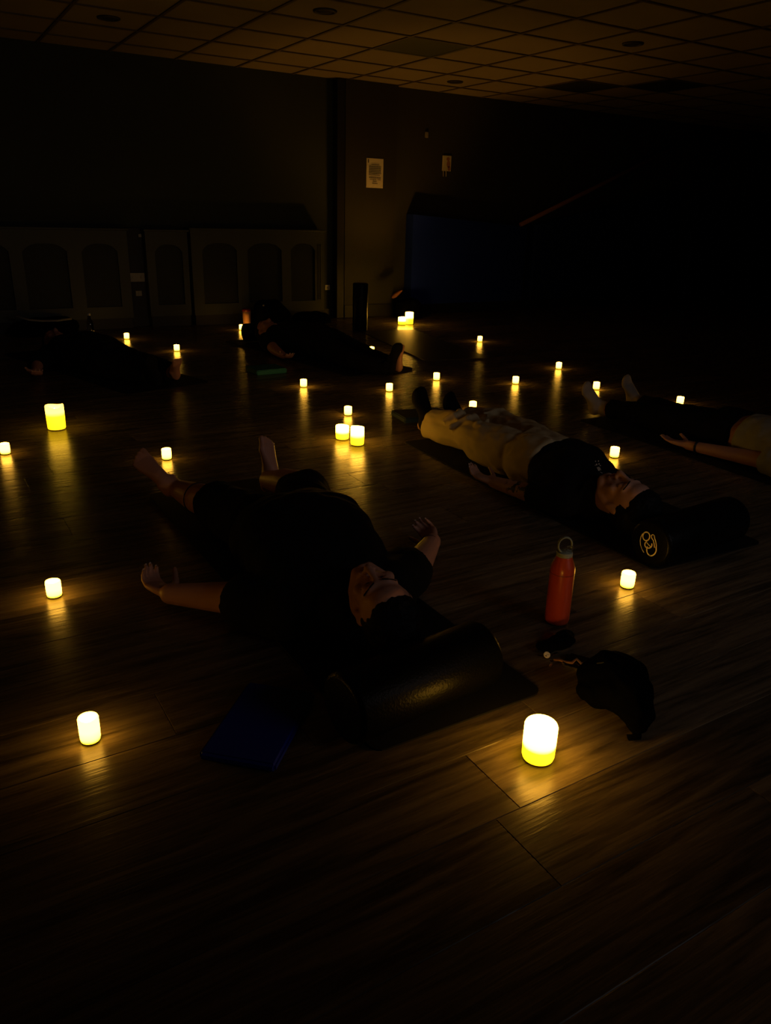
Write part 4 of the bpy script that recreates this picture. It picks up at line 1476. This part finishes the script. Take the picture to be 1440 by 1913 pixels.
# --- pale grey top, black trousers, white socks
p3 = dict(
    base=(3.60, 2.3), label='person in pale grey top, black trousers and white socks lying at the right edge', voxel=0.006, skin=MT['skin_pale'], lat=(1, 0.02, 0),
    head=((3.52, 1.71, 0.125), (-1, 0, 0), (0, -1, -0.02)), neck=(3.52, 1.865, 0.10),
    torso=[((3.605, 2.50, 0.10), 0.145, 0.095), ((3.595, 2.42, 0.105), 0.16, 0.10), ((3.575, 2.315, 0.105), 0.145, 0.098), ((3.57, 2.285, 0.106), 0.142, 0.099), ((3.55, 2.17, 0.112), 0.145, 0.105), ((3.535, 2.05, 0.118), 0.16, 0.112), ((3.525, 1.95, 0.102), 0.165, 0.092), ((3.52, 1.89, 0.10), 0.10, 0.08)],
    arms=[dict(pts=[(3.355, 1.93, 0.078), (3.375, 2.19, 0.050), (3.335, 2.465, 0.038)], rad=(0.046, 0.037, 0.025), d=(-0.18, 0.98, -0.02), n=(0.1, 0, 1), th=(1, 0, 0.2), L=0.165, curl=0.22),
          dict(pts=[(3.69, 1.93, 0.078), (3.85, 2.18, 0.050), (3.90, 2.45, 0.038)], rad=(0.046, 0.037, 0.025), d=(0.16, 0.98, 0.0), n=(-0.1, 0, 1), th=(-1, 0, 0.2), L=0.165, curl=0.3)],
    legs=[dict(pts=[(3.525, 2.52, 0.092), (3.50, 2.90, 0.080), (3.472, 3.235, 0.060)], rad=(0.082, 0.054, 0.035), heel=(3.458, 3.288, 0.035), t=(-0.52, -0.12, 0.84), s=(-0.25, 0.97, 0), med=(1, 0, 0), sock=True, L=0.225, fmat=MT['sock']),
          dict(pts=[(3.67, 2.52, 0.084), (3.76, 2.90, 0.068), (3.825, 3.275, 0.058)], rad=(0.074, 0.050, 0.034), heel=(3.828, 3.330, 0.035), t=(-0.42, -0.08, 0.88), s=(-0.25, 0.97, 0), med=(-1, 0, 0), sock=True, L=0.215, fmat=MT['sock'])],
    shirt={'from': 3, 'grow': 0.018, 'sleeve': 0.24, 'sgrow': 0.024, 'mat': MT['grey_cloth']},
    pants=dict(name='trousers', to=3, grow=0.010, len=0.88, lgrow=(0.010, 0.016), mat=MT['black_cloth']))
r3, b3, P3, tips3 = figure(p3)
band(r3, 'watch_strap', (3.342, 2.415, 0.040), (-0.04, 0.275, -0.012), 0.0285, 0.006, MT['band'])

# --- black clothes, at back centre
p4 = dict(
    base=(2.85, 5.8), label='person all in black lying on their back at the back centre, feet towards the candles', voxel=0.008, skin=MT['skin'], lat=(1, 0.10, 0),
    head=((2.69, 6.475, 0.128), (1, 0.2, 0), (-0.25, 1, 0.0)), neck=(2.72, 6.31, 0.10),
    torso=[((2.90, 5.60, 0.105), 0.155, 0.10), ((2.89, 5.68, 0.112), 0.175, 0.107), ((2.855, 5.86, 0.125), 0.175, 0.12), ((2.795, 6.04, 0.125), 0.180, 0.12), ((2.745, 6.18, 0.112), 0.18, 0.10), ((2.715, 6.26, 0.105), 0.11, 0.085)],
    arms=[dict(pts=[(2.565, 6.18, 0.085), (2.525, 5.93, 0.055), (2.505, 5.71, 0.042)], rad=(0.052, 0.044, 0.028), d=(-0.02, -1, 0.0), n=(0.1, 0, 1), th=(-1, 0, 0.2), L=0.18, curl=0.4),
          dict(pts=[(2.92, 6.24, 0.085), (3.09, 6.0, 0.055), (3.13, 5.75, 0.042)], rad=(0.052, 0.044, 0.028), d=(0.1, -1, 0), n=(0, 0, 1), th=(1, 0, 0.2), L=0.18, curl=0.4)],
    legs=[dict(pts=[(2.815, 5.57, 0.10), (2.855, 5.16, 0.074), (2.945, 4.84, 0.055)], rad=(0.088, 0.056, 0.036), heel=(2.965, 4.785, 0.036), t=(0.06, -0.28, 0.94), s=(0, -1, 0), med=(1, 0, 0), sock=True, L=0.24, fmat=MT['black_cloth']),
          dict(pts=[(2.985, 5.57, 0.10), (3.005, 5.18, 0.074), (3.065, 4.90, 0.055)], rad=(0.088, 0.056, 0.036), heel=(3.075, 4.845, 0.034), t=(-0.16, -0.20, 0.95), s=(0, -1, 0), med=(-1, 0, 0), L=0.24)],
    shirt={'from': 1, 'grow': 0.018, 'sleeve': 0.40, 'sgrow': 0.022, 'mat': MT['black_cloth']},
    pants=dict(name='trousers', to=2, grow=0.012, len=0.93, lgrow=(0.012, 0.022), mat=MT['black_cloth']))
r4, b4, P4, tips4 = figure(p4)

# --- dark clothes, far left
p5 = dict(
    base=(1.13, 5.7), label='person in dark clothes lying on their back at the far left', voxel=0.008, skin=MT['skin'], lat=(1, 0.25, 0),
    head=((0.93, 6.47, 0.128), (1, 0.2, 0), (-0.2, 1, 0.0)), neck=(0.97, 6.31, 0.10),
    torso=[((1.17, 5.62, 0.105), 0.155, 0.10), ((1.15, 5.70, 0.112), 0.175, 0.107), ((1.10, 5.87, 0.125), 0.175, 0.12), ((1.04, 6.05, 0.125), 0.180, 0.12), ((1.00, 6.19, 0.112), 0.18, 0.10), ((0.98, 6.27, 0.105), 0.11, 0.085)],
    arms=[dict(pts=[(0.83, 6.18, 0.085), (0.72, 5.95, 0.055), (0.675, 5.74, 0.042)], rad=(0.052, 0.044, 0.028), d=(-0.05, -1, 0.0), n=(0.1, 0, 1), th=(-1, 0, 0.2), L=0.18, curl=0.4),
          dict(pts=[(1.17, 6.27, 0.085), (1.33, 6.06, 0.055), (1.41, 5.82, 0.042)], rad=(0.052, 0.044, 0.028), d=(0.2, -1, 0), n=(0, 0, 1), th=(1, 0, 0.2), L=0.18, curl=0.4)],
    legs=[dict(pts=[(1.09, 5.58, 0.10), (1.22, 5.34, 0.09), (1.325, 5.12, 0.064)], rad=(0.09, 0.062, 0.038), heel=(1.340, 5.06, 0.036), t=(-0.3, -0.3, 0.8), s=(0.2, -1, 0), med=(1, 0, 0), sock=True, L=0.23, fmat=MT['black_cloth']),
          dict(pts=[(1.25, 5.62, 0.10), (1.38, 5.42, 0.09), (1.475, 5.21, 0.064)], rad=(0.09, 0.062, 0.038), heel=(1.490, 5.15, 0.036), t=(-0.15, -0.65, 0.75), s=(0.2, -1, 0), med=(-1, 0, 0), L=0.235)],
    shirt={'from': 1, 'grow': 0.018, 'sleeve': 0.62, 'sgrow': 0.022, 'mat': MT['black_cloth']},
    pants=dict(name='trousers', to=2, grow=0.012, len=0.93, lgrow=(0.012, 0.022), mat=MT['black_cloth']))
r5, b5, P5, tips5 = figure(p5)
